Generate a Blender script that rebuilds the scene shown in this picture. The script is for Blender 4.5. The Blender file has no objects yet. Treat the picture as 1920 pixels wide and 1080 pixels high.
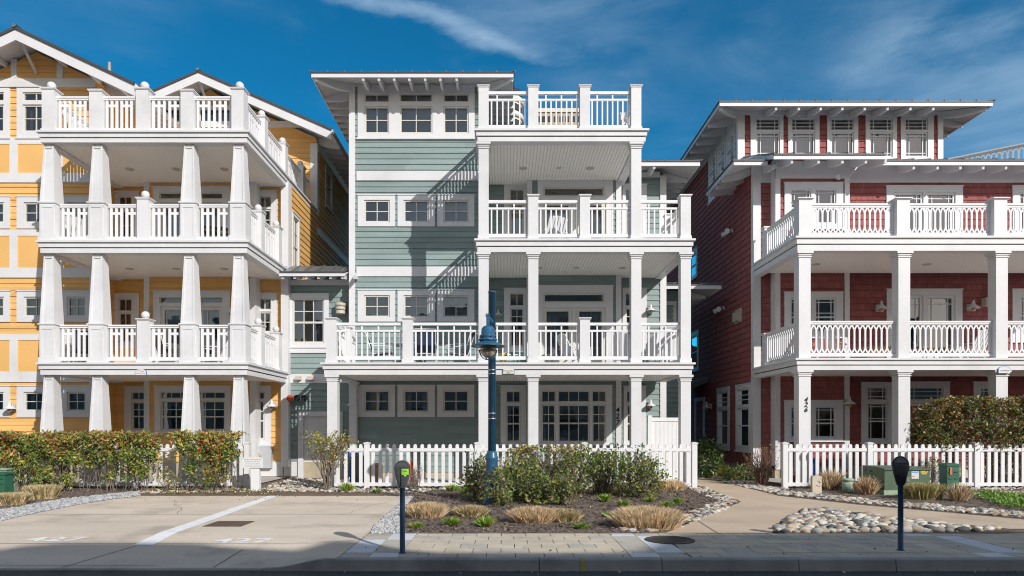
import bpy, math, random
import numpy as np
from mathutils import Vector, noise
random.seed(7); rng = np.random.default_rng(7)
C = bpy.context.scene.collection
R = math.radians
F, PX, PY, CH = 1280.0, 945.0, 800.0, 1.6          # photograph geometry: focal, principal point, eye height
def xx(px, Y): return (px - PX) * Y / F
def zz(py, Y): return CH - (py - PY) * Y / F
def gy(py, z=0.0): return F * (CH - z) / (py - PY)   # distance of a ground point
def gp(px, py): Y = gy(py); return (xx(px, Y), Y)

# ------------------------------------------------------------------ materials
M = {}
def nodes(name):
    m = bpy.data.materials.new(name); m.use_nodes = True
    nt = m.node_tree; b = nt.nodes['Principled BSDF']
    return m, nt, b, nt.nodes.new, nt.links.new
def mat(name, col, rough=0.6, var=0.10, scale=3.0, bump=0.0, bscale=60.0, metal=0.0, stretch=(1, 1, 1), fine=0.0, fscale=40.0, spec=0.5, stain=0.0, board=0.0):
    m, nt, b, N, L = nodes(name)
    g = N('ShaderNodeNewGeometry'); mp = N('ShaderNodeMapping'); mp.inputs['Scale'].default_value = stretch
    L(g.outputs['Position'], mp.inputs['Vector'])
    n = N('ShaderNodeTexNoise'); n.inputs['Scale'].default_value = scale; n.inputs['Detail'].default_value = 5
    L(mp.outputs[0], n.inputs['Vector'])
    rp = N('ShaderNodeMapRange'); rp.inputs['From Min'].default_value = .3; rp.inputs['From Max'].default_value = .7
    rp.inputs['To Min'].default_value = 1 - var; rp.inputs['To Max'].default_value = 1 + var
    L(n.outputs['Fac'], rp.inputs['Value']); fac = rp.outputs[0]
    if fine:
        n2 = N('ShaderNodeTexNoise'); n2.inputs['Scale'].default_value = fscale; n2.inputs['Detail'].default_value = 3
        L(g.outputs['Position'], n2.inputs['Vector'])
        r2 = N('ShaderNodeMapRange'); r2.inputs['From Min'].default_value = .3; r2.inputs['From Max'].default_value = .7
        r2.inputs['To Min'].default_value = 1 - fine; r2.inputs['To Max'].default_value = 1 + fine
        L(n2.outputs['Fac'], r2.inputs['Value'])
        mu = N('ShaderNodeMath'); mu.operation = 'MULTIPLY'; L(fac, mu.inputs[0]); L(r2.outputs[0], mu.inputs[1]); fac = mu.outputs[0]
    if board:
        sx = N('ShaderNodeSeparateXYZ'); L(g.outputs['Position'], sx.inputs[0]); dv = N('ShaderNodeMath'); dv.operation = 'DIVIDE'; dv.inputs[1].default_value = board; L(sx.outputs[2], dv.inputs[0])
        ofs = N('ShaderNodeMath'); ofs.inputs[1].default_value = -.206 / board; L(dv.outputs[0], ofs.inputs[0]); fl_ = N('ShaderNodeMath'); fl_.operation = 'FLOOR'; L(ofs.outputs[0], fl_.inputs[0])
        xy = N('ShaderNodeMath'); L(sx.outputs[0], xy.inputs[0]); L(sx.outputs[1], xy.inputs[1]); xs_ = N('ShaderNodeMath'); xs_.operation = 'MULTIPLY'; xs_.inputs[1].default_value = .28; L(xy.outputs[0], xs_.inputs[0])
        ph = N('ShaderNodeMath'); ph.operation = 'MULTIPLY_ADD'; ph.inputs[1].default_value = .37; L(fl_.outputs[0], ph.inputs[0]); L(xs_.outputs[0], ph.inputs[2]); fx_ = N('ShaderNodeMath'); fx_.operation = 'FLOOR'; L(ph.outputs[0], fx_.inputs[0])
        cx_ = N('ShaderNodeCombineXYZ'); L(fx_.outputs[0], cx_.inputs[0]); L(fl_.outputs[0], cx_.inputs[1]); wn = N('ShaderNodeTexWhiteNoise'); L(cx_.outputs[0], wn.inputs[0])
        rb = N('ShaderNodeMapRange'); rb.inputs['To Min'].default_value = .91; rb.inputs['To Max'].default_value = 1.08; L(wn.outputs['Value'], rb.inputs['Value']); mb_ = N('ShaderNodeMath'); mb_.operation = 'MULTIPLY'; L(fac, mb_.inputs[0]); L(rb.outputs[0], mb_.inputs[1]); fac = mb_.outputs[0]
    if stain:
        n5 = N('ShaderNodeTexNoise'); n5.inputs['Scale'].default_value = .8; n5.inputs['Detail'].default_value = 8; n5.inputs['Roughness'].default_value = .62; L(g.outputs['Position'], n5.inputs['Vector'])
        r5 = N('ShaderNodeMapRange'); r5.inputs['From Min'].default_value = .52; r5.inputs['From Max'].default_value = .68; r5.inputs['To Min'].default_value = 1; r5.inputs['To Max'].default_value = 1 - stain; L(n5.outputs['Fac'], r5.inputs['Value'])
        m5 = N('ShaderNodeMath'); m5.operation = 'MULTIPLY'; L(fac, m5.inputs[0]); L(r5.outputs[0], m5.inputs[1]); fac = m5.outputs[0]
    vm = N('ShaderNodeVectorMath'); vm.operation = 'SCALE'; vm.inputs[0].default_value = col
    L(fac, vm.inputs['Scale']); L(vm.outputs[0], b.inputs['Base Color'])
    b.inputs['Roughness'].default_value = rough; b.inputs['Metallic'].default_value = metal
    b.inputs['Specular IOR Level'].default_value = spec
    if bump:
        n3 = N('ShaderNodeTexNoise'); n3.inputs['Scale'].default_value = bscale; n3.inputs['Detail'].default_value = 4
        L(g.outputs['Position'], n3.inputs['Vector'])
        bp = N('ShaderNodeBump'); bp.inputs['Strength'].default_value = bump; bp.inputs['Distance'].default_value = .02
        L(n3.outputs['Fac'], bp.inputs['Height']); L(bp.outputs[0], b.inputs['Normal'])
    M[name] = m; return m
mat('white_paint', (.68, .68, .69), .45, .04, 1.3, stretch=(1, 1, .4), fine=.02, fscale=9, stain=.10)
mat('white_trim', (.655, .66, .68), .5, .04, 2.0)
mat('cream_sash', (.62, .60, .54), .45, .03, 4)
mat('vinyl', (.76, .76, .77), .38, .03, 2.5)
mat('green_siding', (.228, .298, .29), .6, .09, 1.4, stretch=(.6, .6, 6), fine=.05, fscale=30, board=0.172, stain=.10)
mat('yellow_panel', (.75, .44, .15), .55, .05, 1.0, fine=.03, fscale=30)
mat('yellow_siding', (.75, .44, .15), .6, .07, 1.4, stretch=(.6, .6, 6), fine=.04, fscale=30, board=0.192, stain=.10)
mat('metal_roof', (.24, .245, .25), .35, .1, 2, metal=.5)
mat('roof_edge', (.06, .06, .065), .5, .1, 2)
mat('deck_floor', (.82, .81, .79), .6, .05, 2)
mat('soffit_grey', (.50, .50, .50), .6, .05, 2)
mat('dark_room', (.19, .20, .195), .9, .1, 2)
mat('curtain', (.62, .62, .60), .8, .05, 4)
mat('blind', (.48, .50, .50), .7, .05, 4)
mat('asphalt', (.085, .087, .09), .85, .2, 2.5, bump=.6, bscale=180, fine=.35, fscale=240)
mat('concrete_drive', (.70, .60, .49), .8, .10, .8, bump=.25, bscale=120, fine=.06, fscale=25, stretch=(.5, 1.6, 1), stain=.30)
mat('concrete_path', (.60, .475, .35), .8, .08, 1.0, bump=.25, bscale=140, fine=.06, fscale=60, stain=.16)
mat('concrete_bounce', (.48, .46, .43), .7, .08, 2)
mat('concrete_kerb', (.36, .35, .33), .85, .18, 2.5, bump=.3, bscale=90, fine=.1, fscale=120, stain=.30)
mat('paver', (.63, .55, .43), .85, .12, 2.7, bump=.3, bscale=160, fine=.08, fscale=150, stain=.16)
mat('paver_grey', (.53, .49, .42), .85, .12, 2.7, bump=.3, bscale=160, fine=.1, fscale=150, stain=.16)
mat('paver_light', (.72, .73, .76), .8, .08, 3.0, bump=.3, bscale=160, fine=.1, fscale=160, stain=.16)
mat('joint', (.05, .045, .04), .95, .3, 8)
mat('mulch', (.195, .147, .118), .95, .35, 3, bump=1.0, bscale=45, fine=.5, fscale=60)
mat('mulch_chip', (.21, .158, .125), .9, .5, 18)
mat('mulch_chip_dark', (.085, .062, .05), .9, .4, 18)
mat('mulch_chip_pale', (.21, .165, .135), .9, .4, 18)
mat('soil', (.17, .12, .085), .95, .3, 1.2, bump=.8, bscale=60, fine=.4, fscale=50)
mat('gravel_grey', (.42, .42, .42), .85, .35, 12, fine=.3, fscale=70)
mat('gravel_blue', (.27, .29, .32), .8, .35, 12)
mat('gravel_pale', (.52, .51, .49), .8, .2, 12)
mat('stone_tan', (.50, .42, .31), .75, .22, 9, bump=.2, bscale=40)
mat('stone_white', (.58, .55, .49), .75, .16, 9, bump=.2, bscale=40)
mat('stone_grey', (.30, .30, .29), .75, .25, 9, bump=.2, bscale=40)
mat('stone_rose', (.44, .33, .25), .75, .2, 9, bump=.2, bscale=40)
mat('stone_dark', (.11, .105, .10), .75, .2, 9, bump=.2, bscale=40)
mat('lamp_blue', (.028, .105, .195), .35, .12, 5, fine=.08, fscale=60)
mat('meter_blue', (.02, .06, .12), .4, .2, 9)
mat('meter_body', (.10, .105, .105), .35, .15, 8, metal=.3)
mat('meter_dark', (.022, .024, .028), .35, .15, 8)
mat('black', (.012, .012, .013), .5, .1, 5)
mat('dark_metal', (.045, .04, .036), .6, .25, 20, bump=.4, bscale=60)
mat('rust_grate', (.12, .085, .065), .75, .3, 14)
mat('steel', (.55, .55, .55), .3, .05, 8, metal=.9)
mat('utility_green', (.078, .130, .075), .5, .12, 3)
mat('utility_grey', (.19, .19, .165), .6, .1, 3)
mat('pedestal_green', (.03, .125, .075), .5, .12, 4)
mat('pale_green', (.34, .43, .32), .5, .1, 5)
mat('electric_grey', (.47, .49, .52), .45, .06, 5)
mat('foundation', (.42, .36, .26), .85, .2, 2, bump=.3)
mat('sticker_green', (.36, .75, .05), .6, .05, 9)
mat('sticker_yellow', (.80, .60, .04), .6, .05, 9)
mat('sticker_blue', (.12, .38, .68), .6, .05, 9)
mat('sticker_red', (.65, .08, .05), .6, .05, 9)
mat('navy_fabric', (.025, .04, .085), .85, .15, 20)
mat('cardboard', (.48, .31, .19), .85, .1, 5)
mat('bin_blue', (.02, .10, .42), .5, .1, 5)
mat('bin_grey', (.20, .20, .18), .6, .1, 5)
mat('orange_foam', (.72, .15, .05), .6, .1, 5)
mat('teal', (.10, .32, .30), .5, .1, 5)
mat('pot_yellow', (.70, .52, .16), .5, .1, 5)
mat('wood_tan', (.45, .27, .13), .6, .15, 6)
mat('terracotta', (.42, .12, .08), .7, .1, 5)
mat('red_pipe', (.50, .07, .04), .4, .1, 5)
mat('line_paint', (.90, .90, .90), .7, .10, 7, fine=.08, fscale=60)
mat('sign_blue', (.05, .18, .30), .5, .05, 5)
mat('sign_cream', (.70, .68, .58), .5, .05, 5)
mat('grey_shingle', (.13, .125, .12), .8, .2, 6)
mat('tan_wall', (.42, .36, .28), .8, .06, .3)
mat('tower_wall', (.62, .60, .56), .7, .05, .3)
mat('far_glass', (.05, .055, .065), .2, .1, 2)
mat('street_wall', (.42, .39, .35), .8, .06, .5)
mat('bark', (.20, .165, .13), .9, .25, 14)
mat('bark_red', (.22, .13, .10), .9, .25, 14)
mat('twig_tan', (.42, .25, .15), .9, .25, 14)
mat('yellow_mark', (.55, .45, .04), .7, .2, 20)
mat('vent_beige', (.50, .46, .38), .5, .08, 5)

def red_shingle():
    m, nt, b, N, L = nodes('red_shingle')
    g = N('ShaderNodeNewGeometry'); sp = N('ShaderNodeSeparateXYZ'); L(g.outputs['Position'], sp.inputs[0])
    ad = N('ShaderNodeMath'); L(sp.outputs[0], ad.inputs[0]); L(sp.outputs[1], ad.inputs[1])
    cb = N('ShaderNodeCombineXYZ'); L(ad.outputs[0], cb.inputs[0]); L(sp.outputs[2], cb.inputs[1])
    br = N('ShaderNodeTexBrick'); L(cb.outputs[0], br.inputs['Vector'])
    br.inputs['Color1'].default_value = (.285, .098, .095, 1); br.inputs['Color2'].default_value = (.345, .127, .121, 1)
    br.inputs['Mortar'].default_value = (.22, .07, .066, 1)
    for k, v in (('Scale', 1), ('Mortar Size', .005), ('Mortar Smooth', .1), ('Brick Width', .17), ('Row Height', .2)): br.inputs[k].default_value = v
    br.offset = .37; br.squash = .75; br.squash_frequency = 3
    n = N('ShaderNodeTexNoise'); n.inputs['Scale'].default_value = 5; L(g.outputs['Position'], n.inputs['Vector'])
    rp = N('ShaderNodeMapRange'); rp.inputs['To Min'].default_value = .8; rp.inputs['To Max'].default_value = 1.2; L(n.outputs['Fac'], rp.inputs['Value'])
    vm = N('ShaderNodeVectorMath'); vm.operation = 'SCALE'; L(br.outputs['Color'], vm.inputs[0]); L(rp.outputs[0], vm.inputs['Scale'])
    L(vm.outputs[0], b.inputs['Base Color']); b.inputs['Roughness'].default_value = .85; b.inputs['Specular IOR Level'].default_value = .12
    bp = N('ShaderNodeBump'); bp.inputs['Strength'].default_value = .6; bp.inputs['Distance'].default_value = .02; bp.invert = True
    L(br.outputs['Fac'], bp.inputs['Height']); L(bp.outputs[0], b.inputs['Normal'])
    M['red_shingle'] = m
red_shingle()
def beadboard():
    m, nt, b, N, L = nodes('beadboard')
    g = N('ShaderNodeNewGeometry'); sp = N('ShaderNodeSeparateXYZ'); L(g.outputs['Position'], sp.inputs[0])
    w = N('ShaderNodeMath'); w.operation = 'MULTIPLY'; w.inputs[1].default_value = 11.0; L(sp.outputs[0], w.inputs[0])
    fr = N('ShaderNodeMath'); fr.operation = 'FRACT'; L(w.outputs[0], fr.inputs[0])
    pp = N('ShaderNodeMath'); pp.operation = 'PINGPONG'; pp.inputs[1].default_value = .5; L(fr.outputs[0], pp.inputs[0])
    st = N('ShaderNodeMapRange'); st.inputs['From Max'].default_value = .16; L(pp.outputs[0], st.inputs['Value'])
    mx = N('ShaderNodeMix'); mx.data_type = 'RGBA'; L(st.outputs[0], mx.inputs['Factor'])
    mx.inputs['A'].default_value = (.56, .54, .50, 1); mx.inputs['B'].default_value = (.90, .875, .83, 1)
    L(mx.outputs['Result'], b.inputs['Base Color']); b.inputs['Roughness'].default_value = .5
    bp = N('ShaderNodeBump'); bp.inputs['Strength'].default_value = .5; bp.inputs['Distance'].default_value = .01
    L(st.outputs[0], bp.inputs['Height']); L(bp.outputs[0], b.inputs['Normal']); M['beadboard'] = m
beadboard()
def glassmat(name, tint):
    m = bpy.data.materials.new(name); m.use_nodes = True; nt = m.node_tree; nt.nodes.clear()
    N, L = nt.nodes.new, nt.links.new
    o = N('ShaderNodeOutputMaterial'); mx = N('ShaderNodeMixShader'); f = N('ShaderNodeFresnel'); f.inputs['IOR'].default_value = 2.3
    t = N('ShaderNodeBsdfTransparent'); t.inputs['Color'].default_value = (*tint, 1)
    gl = N('ShaderNodeBsdfGlossy'); gl.inputs['Roughness'].default_value = .015; gl.inputs['Color'].default_value = (.95, .97, 1, 1)
    nz = N('ShaderNodeTexNoise'); nz.inputs['Scale'].default_value = 1.3; bp = N('ShaderNodeBump'); bp.inputs['Strength'].default_value = .05; bp.inputs['Distance'].default_value = .1
    g = N('ShaderNodeNewGeometry'); L(g.outputs['Position'], nz.inputs['Vector']); L(nz.outputs['Fac'], bp.inputs['Height']); L(bp.outputs[0], gl.inputs['Normal'])
    ad = N('ShaderNodeMath'); ad.inputs[1].default_value = .0; L(f.outputs[0], ad.inputs[0])
    L(ad.outputs[0], mx.inputs[0]); L(t.outputs[0], mx.inputs[1]); L(gl.outputs[0], mx.inputs[2]); L(mx.outputs[0], o.inputs[0]); M[name] = m
glassmat('glass', (.84, .88, .90))
def globe_glass():
    m, nt, b, N, L = nodes('globe_glass')
    b.inputs['Base Color'].default_value = (.42, .33, .19, 1); b.inputs['Roughness'].default_value = .12
    b.inputs['Transmission Weight'].default_value = .25; M['globe_glass'] = m
globe_glass()
def leafmat(name, col, tr=.35):
    m = bpy.data.materials.new(name); m.use_nodes = True; nt = m.node_tree; nt.nodes.clear(); N, L = nt.nodes.new, nt.links.new
    o = N('ShaderNodeOutputMaterial'); a = N('ShaderNodeAddShader'); d = N('ShaderNodeBsdfPrincipled'); t = N('ShaderNodeBsdfTranslucent')
    g = N('ShaderNodeNewGeometry'); n = N('ShaderNodeTexNoise'); n.inputs['Scale'].default_value = 9; L(g.outputs['Position'], n.inputs['Vector'])
    rp = N('ShaderNodeMapRange'); rp.inputs['From Min'].default_value = .3; rp.inputs['From Max'].default_value = .7; rp.inputs['To Min'].default_value = .65; rp.inputs['To Max'].default_value = 1.35; L(n.outputs['Fac'], rp.inputs['Value'])
    vm = N('ShaderNodeVectorMath'); vm.operation = 'SCALE'; vm.inputs[0].default_value = col; L(rp.outputs[0], vm.inputs['Scale'])
    L(vm.outputs[0], d.inputs['Base Color']); d.inputs['Roughness'].default_value = .45
    v2 = N('ShaderNodeVectorMath'); v2.operation = 'SCALE'; v2.inputs['Scale'].default_value = tr; L(vm.outputs[0], v2.inputs[0]); L(v2.outputs[0], t.inputs['Color'])
    L(d.outputs[0], a.inputs[0]); L(t.outputs[0], a.inputs[1]); L(a.outputs[0], o.inputs[0]); M[name] = m
for n_, c_ in (('leaf_green', (.11, .165, .035)), ('leaf_dark', (.045, .075, .022)), ('leaf_olive', (.20, .185, .045)), ('leaf_yellow', (.40, .35, .06)), ('leaf_lime', (.24, .25, .055)),
               ('leaf_red', (.36, .085, .045)), ('leaf_brown', (.19, .11, .05)), ('leaf_orange', (.46, .21, .06)), ('leaf_bright', (.15, .28, .035)),
               ('straw', (.57, .46, .29)), ('straw_pale', (.76, .62, .42)), ('straw_dark', (.29, .20, .12)), ('straw_green', (.22, .20, .06))):
    leafmat(n_, c_)

# ------------------------------------------------------------------ mesh helpers
class Front:                                   # facade facing the street (-Y)
    def __init__(s, Y): s.Y = Y
    def p(s, a, d, z): return (a, s.Y - d, z)
class East:                                    # wall facing +X
    def __init__(s, X): s.X = X
    def p(s, a, d, z): return (s.X + d, a, z)
class West:                                    # wall facing -X
    def __init__(s, X): s.X = X
    def p(s, a, d, z): return (s.X - d, a, z)
WORLD = type('W', (), {'p': lambda s, x, y, z: (x, y, z)})()
ROOT = {}
class MB:
    def __init__(s, fr=None): s.v, s.f, s.m, s.sm, s.fr = [], [], [], [], fr or WORLD
    def face(s, pts, m=0, smooth=False):
        i = len(s.v); s.v += [s.fr.p(*p) for p in pts]; s.f.append(tuple(range(i, i + len(pts)))); s.m.append(m); s.sm.append(smooth)
    def box(s, a0, a1, b0, b1, c0, c1, m=0):
        i = len(s.v)
        s.v += [s.fr.p(a, b, c) for c in (c0, c1) for b in (b0, b1) for a in (a0, a1)]
        for q in ((0, 1, 3, 2), (4, 6, 7, 5), (0, 4, 5, 1), (2, 3, 7, 6), (0, 2, 6, 4), (1, 5, 7, 3)):
            s.f.append(tuple(i + k for k in q)); s.m.append(m); s.sm.append(False)
        return s
    def prism(s, poly, h0, h1, axis='d', m=0):   # polygon in two frame axes, extruded along the third
        def P(a, b, h): return {'d': (a, h, b), 'z': (a, b, h), 'a': (h, a, b)}[axis]
        n = len(poly); i = len(s.v)
        s.v += [s.fr.p(*P(a, b, h0)) for a, b in poly] + [s.fr.p(*P(a, b, h1)) for a, b in poly]
        s.f += [tuple(range(i, i + n)), tuple(range(i + 2 * n - 1, i + n - 1, -1))]; s.m += [m, m]; s.sm += [False, False]
        for k in range(n):
            j = (k + 1) % n; s.f.append((i + k, i + j, i + n + j, i + n + k)); s.m.append(m); s.sm.append(False)
        return s
    def tube(s, pts, rad, n=8, m=0, cap=True):
        if not hasattr(rad, '__len__'): rad = [rad] * len(pts)
        P = [Vector(p) for p in pts]; base = len(s.v)
        for k, p in enumerate(P):
            t = (P[min(k + 1, len(P) - 1)] - P[max(k - 1, 0)]).normalized()
            u = t.cross(Vector((0, 0, 1)) if abs(t.z) < .95 else Vector((1, 0, 0))).normalized(); w = t.cross(u)
            for q in range(n):
                a = 2 * math.pi * q / n; c = p + (u * math.cos(a) + w * math.sin(a)) * rad[k]; s.v.append(s.fr.p(*c))
        for k in range(len(P) - 1):
            for q in range(n):
                r = (q + 1) % n; a, b = base + k * n, base + (k + 1) * n
                s.f.append((a + q, a + r, b + r, b + q)); s.m.append(m); s.sm.append(n > 4)
        if cap:
            s.f += [tuple(base + q for q in range(n)), tuple(base + (len(P) - 1) * n + q for q in range(n - 1, -1, -1))]; s.m += [m, m]; s.sm += [False, False]
        return s
    def lathe(s, prof, cx, cy, n=20, m=0, sx=1, sy=1):
        base = len(s.v)
        for r, z in prof:
            for q in range(n):
                a = 2 * math.pi * q / n; s.v.append(s.fr.p(cx + r * sx * math.cos(a), cy + r * sy * math.sin(a), z))
        for k in range(len(prof) - 1):
            for q in range(n):
                r = (q + 1) % n; a, b = base + k * n, base + (k + 1) * n
                s.f.append((a + q, a + r, b + r, b + q)); s.m.append(m); s.sm.append(True)
        for k, rev in ((0, True), (len(prof) - 1, False)):
            if prof[k][0] > 1e-4:
                ring = [base + k * n + q for q in range(n)]; s.f.append(tuple(ring[::-1] if rev else ring)); s.m.append(m); s.sm.append(False)
        return s
    def build(s, name, mats, parent=None):
        me = bpy.data.meshes.new(name)
        o0 = ROOT.get(parent.name, (0, 0, 0)) if parent else (0, 0, 0)
        V = np.array(s.v, dtype=np.float64) - np.array(o0)
        me.from_pydata(V.tolist(), [], s.f)
        for k in (mats if isinstance(mats, (list, tuple)) else [mats]): me.materials.append(M[k])
        me.polygons.foreach_set('material_index', s.m); me.polygons.foreach_set('use_smooth', s.sm); me.update()
        o = bpy.data.objects.new(name, me); C.objects.link(o)
        if parent: o.parent = parent; ROOT[o.name] = o0
        return o
def tag(o, label=None, cat=None, group=None, kind=None):
    for k, v in (('label', label), ('category', cat), ('group', group), ('kind', kind)):
        if v: o[k] = v
    return o
def thing(name, label, cat, loc=(0, 0, 0), group=None):
    o = bpy.data.objects.new(name, None); o.empty_display_size = .3; C.objects.link(o); o.location = loc
    ROOT[o.name] = tuple(loc); return tag(o, label, cat, group)
def copy_tree(o, loc, rz=0.0, parent=None, scale=None):
    c = o.copy(); C.objects.link(c)
    if parent: c.parent = parent
    else:
        c.location = loc; c.rotation_euler = (0, 0, rz)
        if scale: c.scale = scale
    for ch in list(o.children): copy_tree(ch, None, parent=c)
    return c
def bulk(name, V, faces, fm, mats, parent=None, smooth=False):
    """vertex array + equal-sized faces array -> mesh object (fast)"""
    me = bpy.data.meshes.new(name); o0 = ROOT.get(parent.name, (0, 0, 0)) if parent else (0, 0, 0)
    V = np.asarray(V, dtype=np.float32) - np.array(o0, dtype=np.float32); Fc = np.asarray(faces, dtype=np.int32); k = Fc.shape[1]
    me.vertices.add(len(V)); me.vertices.foreach_set('co', V.ravel())
    me.loops.add(Fc.size); me.loops.foreach_set('vertex_index', Fc.ravel())
    me.polygons.add(len(Fc)); me.polygons.foreach_set('loop_start', np.arange(0, Fc.size, k, dtype=np.int32))
    me.polygons.foreach_set('material_index', np.asarray(fm, dtype=np.int32))
    me.polygons.foreach_set('use_smooth', np.full(len(Fc), smooth))
    for q in mats: me.materials.append(M[q])
    me.update(calc_edges=True); me.validate()
    o = bpy.data.objects.new(name, me); C.objects.link(o)
    if parent: o.parent = parent; ROOT[o.name] = o0
    return o
def text_mesh(name, body, size, m, place, parent=None, depth=.006, shear=0.0, bold=0.0):
    cu = bpy.data.curves.new('t', 'FONT'); cu.body = body; cu.size = size; cu.align_x = 'CENTER'; cu.align_y = 'CENTER'; cu.extrude = depth; cu.shear = shear; cu.offset = bold
    ob = bpy.data.objects.new('t', cu); C.objects.link(ob); bpy.context.view_layer.update()
    me = bpy.data.meshes.new_from_object(ob.evaluated_get(bpy.context.evaluated_depsgraph_get()))
    bpy.data.objects.remove(ob); bpy.data.curves.remove(cu); me.name = name
    o0 = ROOT.get(parent.name, (0, 0, 0)) if parent else (0, 0, 0)
    for v in me.vertices:
        p = place(v.co.x, v.co.y, v.co.z); v.co = (p[0] - o0[0], p[1] - o0[1], p[2] - o0[2])
    me.materials.clear(); me.materials.append(M[m])
    o = bpy.data.objects.new(name, me); C.objects.link(o)
    if parent: o.parent = parent; ROOT[o.name] = o0
    return o

# ------------------------------------------------------------------ architecture helpers
def siding(mb, s0, s1, z0, z1, holes=(), pitch=.17, lip=.022, clip=None):
    z = z0
    while z < z1 - 1e-4:
        zt = min(z + pitch, z1)
        br = sorted({z, zt} | {h for q in holes for h in (q[2], q[3]) if z < h < zt})
        for a, b in zip(br, br[1:]):
            lo, hi = (s0, s1) if clip is None else clip(a)
            lo2, hi2 = (s0, s1) if clip is None else clip(b)
            iv = [(lo, hi)] if hi > lo else []
            for h in holes:
                if h[2] < b - 1e-5 and h[3] > a + 1e-5:
                    n = []
                    for u, v in iv:
                        if h[1] <= u or h[0] >= v: n.append((u, v)); continue
                        if h[0] > u: n.append((u, h[0]))
                        if h[1] < v: n.append((h[1], v))
                    iv = n
            da, db = lip * (1 - (a - z) / pitch) + .002, lip * (1 - (b - z) / pitch) + .002
            for u, v in iv:
                u2, v2 = (max(u, lo2) if u > lo else lo2), (min(v, hi2) if v < hi else hi2)
                if v2 < u2: u2 = v2 = (u2 + v2) / 2
                mb.face([(u, da, a), (v, da, a), (v2, db, b), (u2, db, b)])
                if a == z: mb.face([(u, 0, a), (v, 0, a), (v, da, a), (u, da, a)])
        z = zt
def panel(mb, s0, s1, z0, z1, d0, d1, holes, m=0, dh=-.10, mh=None):
    ss = sorted({s0, s1} | {q for h in holes for q in h[:2]}); zs = sorted({z0, z1} | {q for h in holes for q in h[2:4]})
    for a, b in zip(ss, ss[1:]):
        for c, e in zip(zs, zs[1:]):
            x, z = (a + b) / 2, (c + e) / 2
            if not any(h[0] < x < h[1] and h[2] < z < h[3] for h in holes):
                mb.face([(a, d1, c), (b, d1, c), (b, d1, e), (a, d1, e)], m)
    for a, b, c, e in [(s0, s1, z0, z0), (s0, s1, z1, z1)]: mb.face([(a, d0, c), (b, d0, c), (b, d1, c), (a, d1, c)], m)
    for a in (s0, s1): mb.face([(a, d0, z0), (a, d1, z0), (a, d1, z1), (a, d0, z1)], m)
    for h in holes:
        for c in h[2:4]: mb.face([(h[0], dh, c), (h[1], dh, c), (h[1], d1, c), (h[0], d1, c)], m)
        for a in h[:2]: mb.face([(a, dh, h[2]), (a, d1, h[2]), (a, d1, h[3]), (a, dh, h[3])], m)
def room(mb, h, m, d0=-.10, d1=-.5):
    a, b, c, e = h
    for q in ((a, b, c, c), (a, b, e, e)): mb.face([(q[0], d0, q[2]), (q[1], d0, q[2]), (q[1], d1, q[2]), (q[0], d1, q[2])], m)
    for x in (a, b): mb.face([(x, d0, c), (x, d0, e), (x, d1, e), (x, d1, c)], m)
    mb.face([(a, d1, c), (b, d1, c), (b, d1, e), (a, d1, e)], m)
PRAIRIE = ([.16, .84], [.15, .85])
def window(parent, fr, outer, units, name='window', curtains=None, sash_mat='cream_sash', proud=.045, sill=True, door=False):
    """outer: casing rectangle (s0,s1,z0,z1); units: (s0,s1,z0,z1,cols,rows[,frame]) where cols/rows are counts or fractions"""
    mb = MB(fr); holes = [u[:4] for u in units]
    panel(mb, *outer, 0, proud, holes, 0)
    if sill and not door: mb.box(outer[0] - .03, outer[1] + .03, 0, proud + .035, outer[2] - .045, outer[2] - .001)
    mb.box(outer[0] - .02, outer[1] + .02, 0, proud + .02, outer[3] + .001, outer[3] + .03)
    for h in holes: room(mb, h, 1)
    w = mb.build(name, ['white_trim', 'dark_room'], parent)
    for i, u in enumerate(units):
        a, b, c, e, cols, rows = u[:6]; fw = u[6] if len(u) > 6 else .05
        sb = MB(fr); panel(sb, a + .002, b - .002, c + .002, e - .002, -.06, .008, [(a + fw, b - fw, c + fw, e - fw)], 0, dh=-.05)
        fx = [k / cols for k in range(1, cols)] if isinstance(cols, int) else cols
        fz = [k / rows for k in range(1, rows)] if isinstance(rows, int) else rows
        ga, gb, gc, ge = a + fw, b - fw, c + fw, e - fw
        for t in fx: x = ga + (gb - ga) * t; sb.box(x - .012, x + .012, -.045, -.008, gc, ge)
        for t in fz:
            th = .012
            if isinstance(t, tuple): t, th = t
            z = gc + (ge - gc) * t; sb.box(ga, gb, -.046, -.006 if th < .02 else .006, z - th, z + th)
        sb.build('sash', sash_mat, w)
        g = MB(fr); g.face([(ga, -.03, gc), (gb, -.03, gc), (gb, -.03, ge), (ga, -.03, ge)]); g.build('pane', 'glass', w)
        k = curtains if isinstance(curtains, str) else (curtains[i] if curtains else None)
        if k: drape(w, fr, ga - .02, gb + .02, gc - .02, ge + .02, k)
    return w
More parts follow.
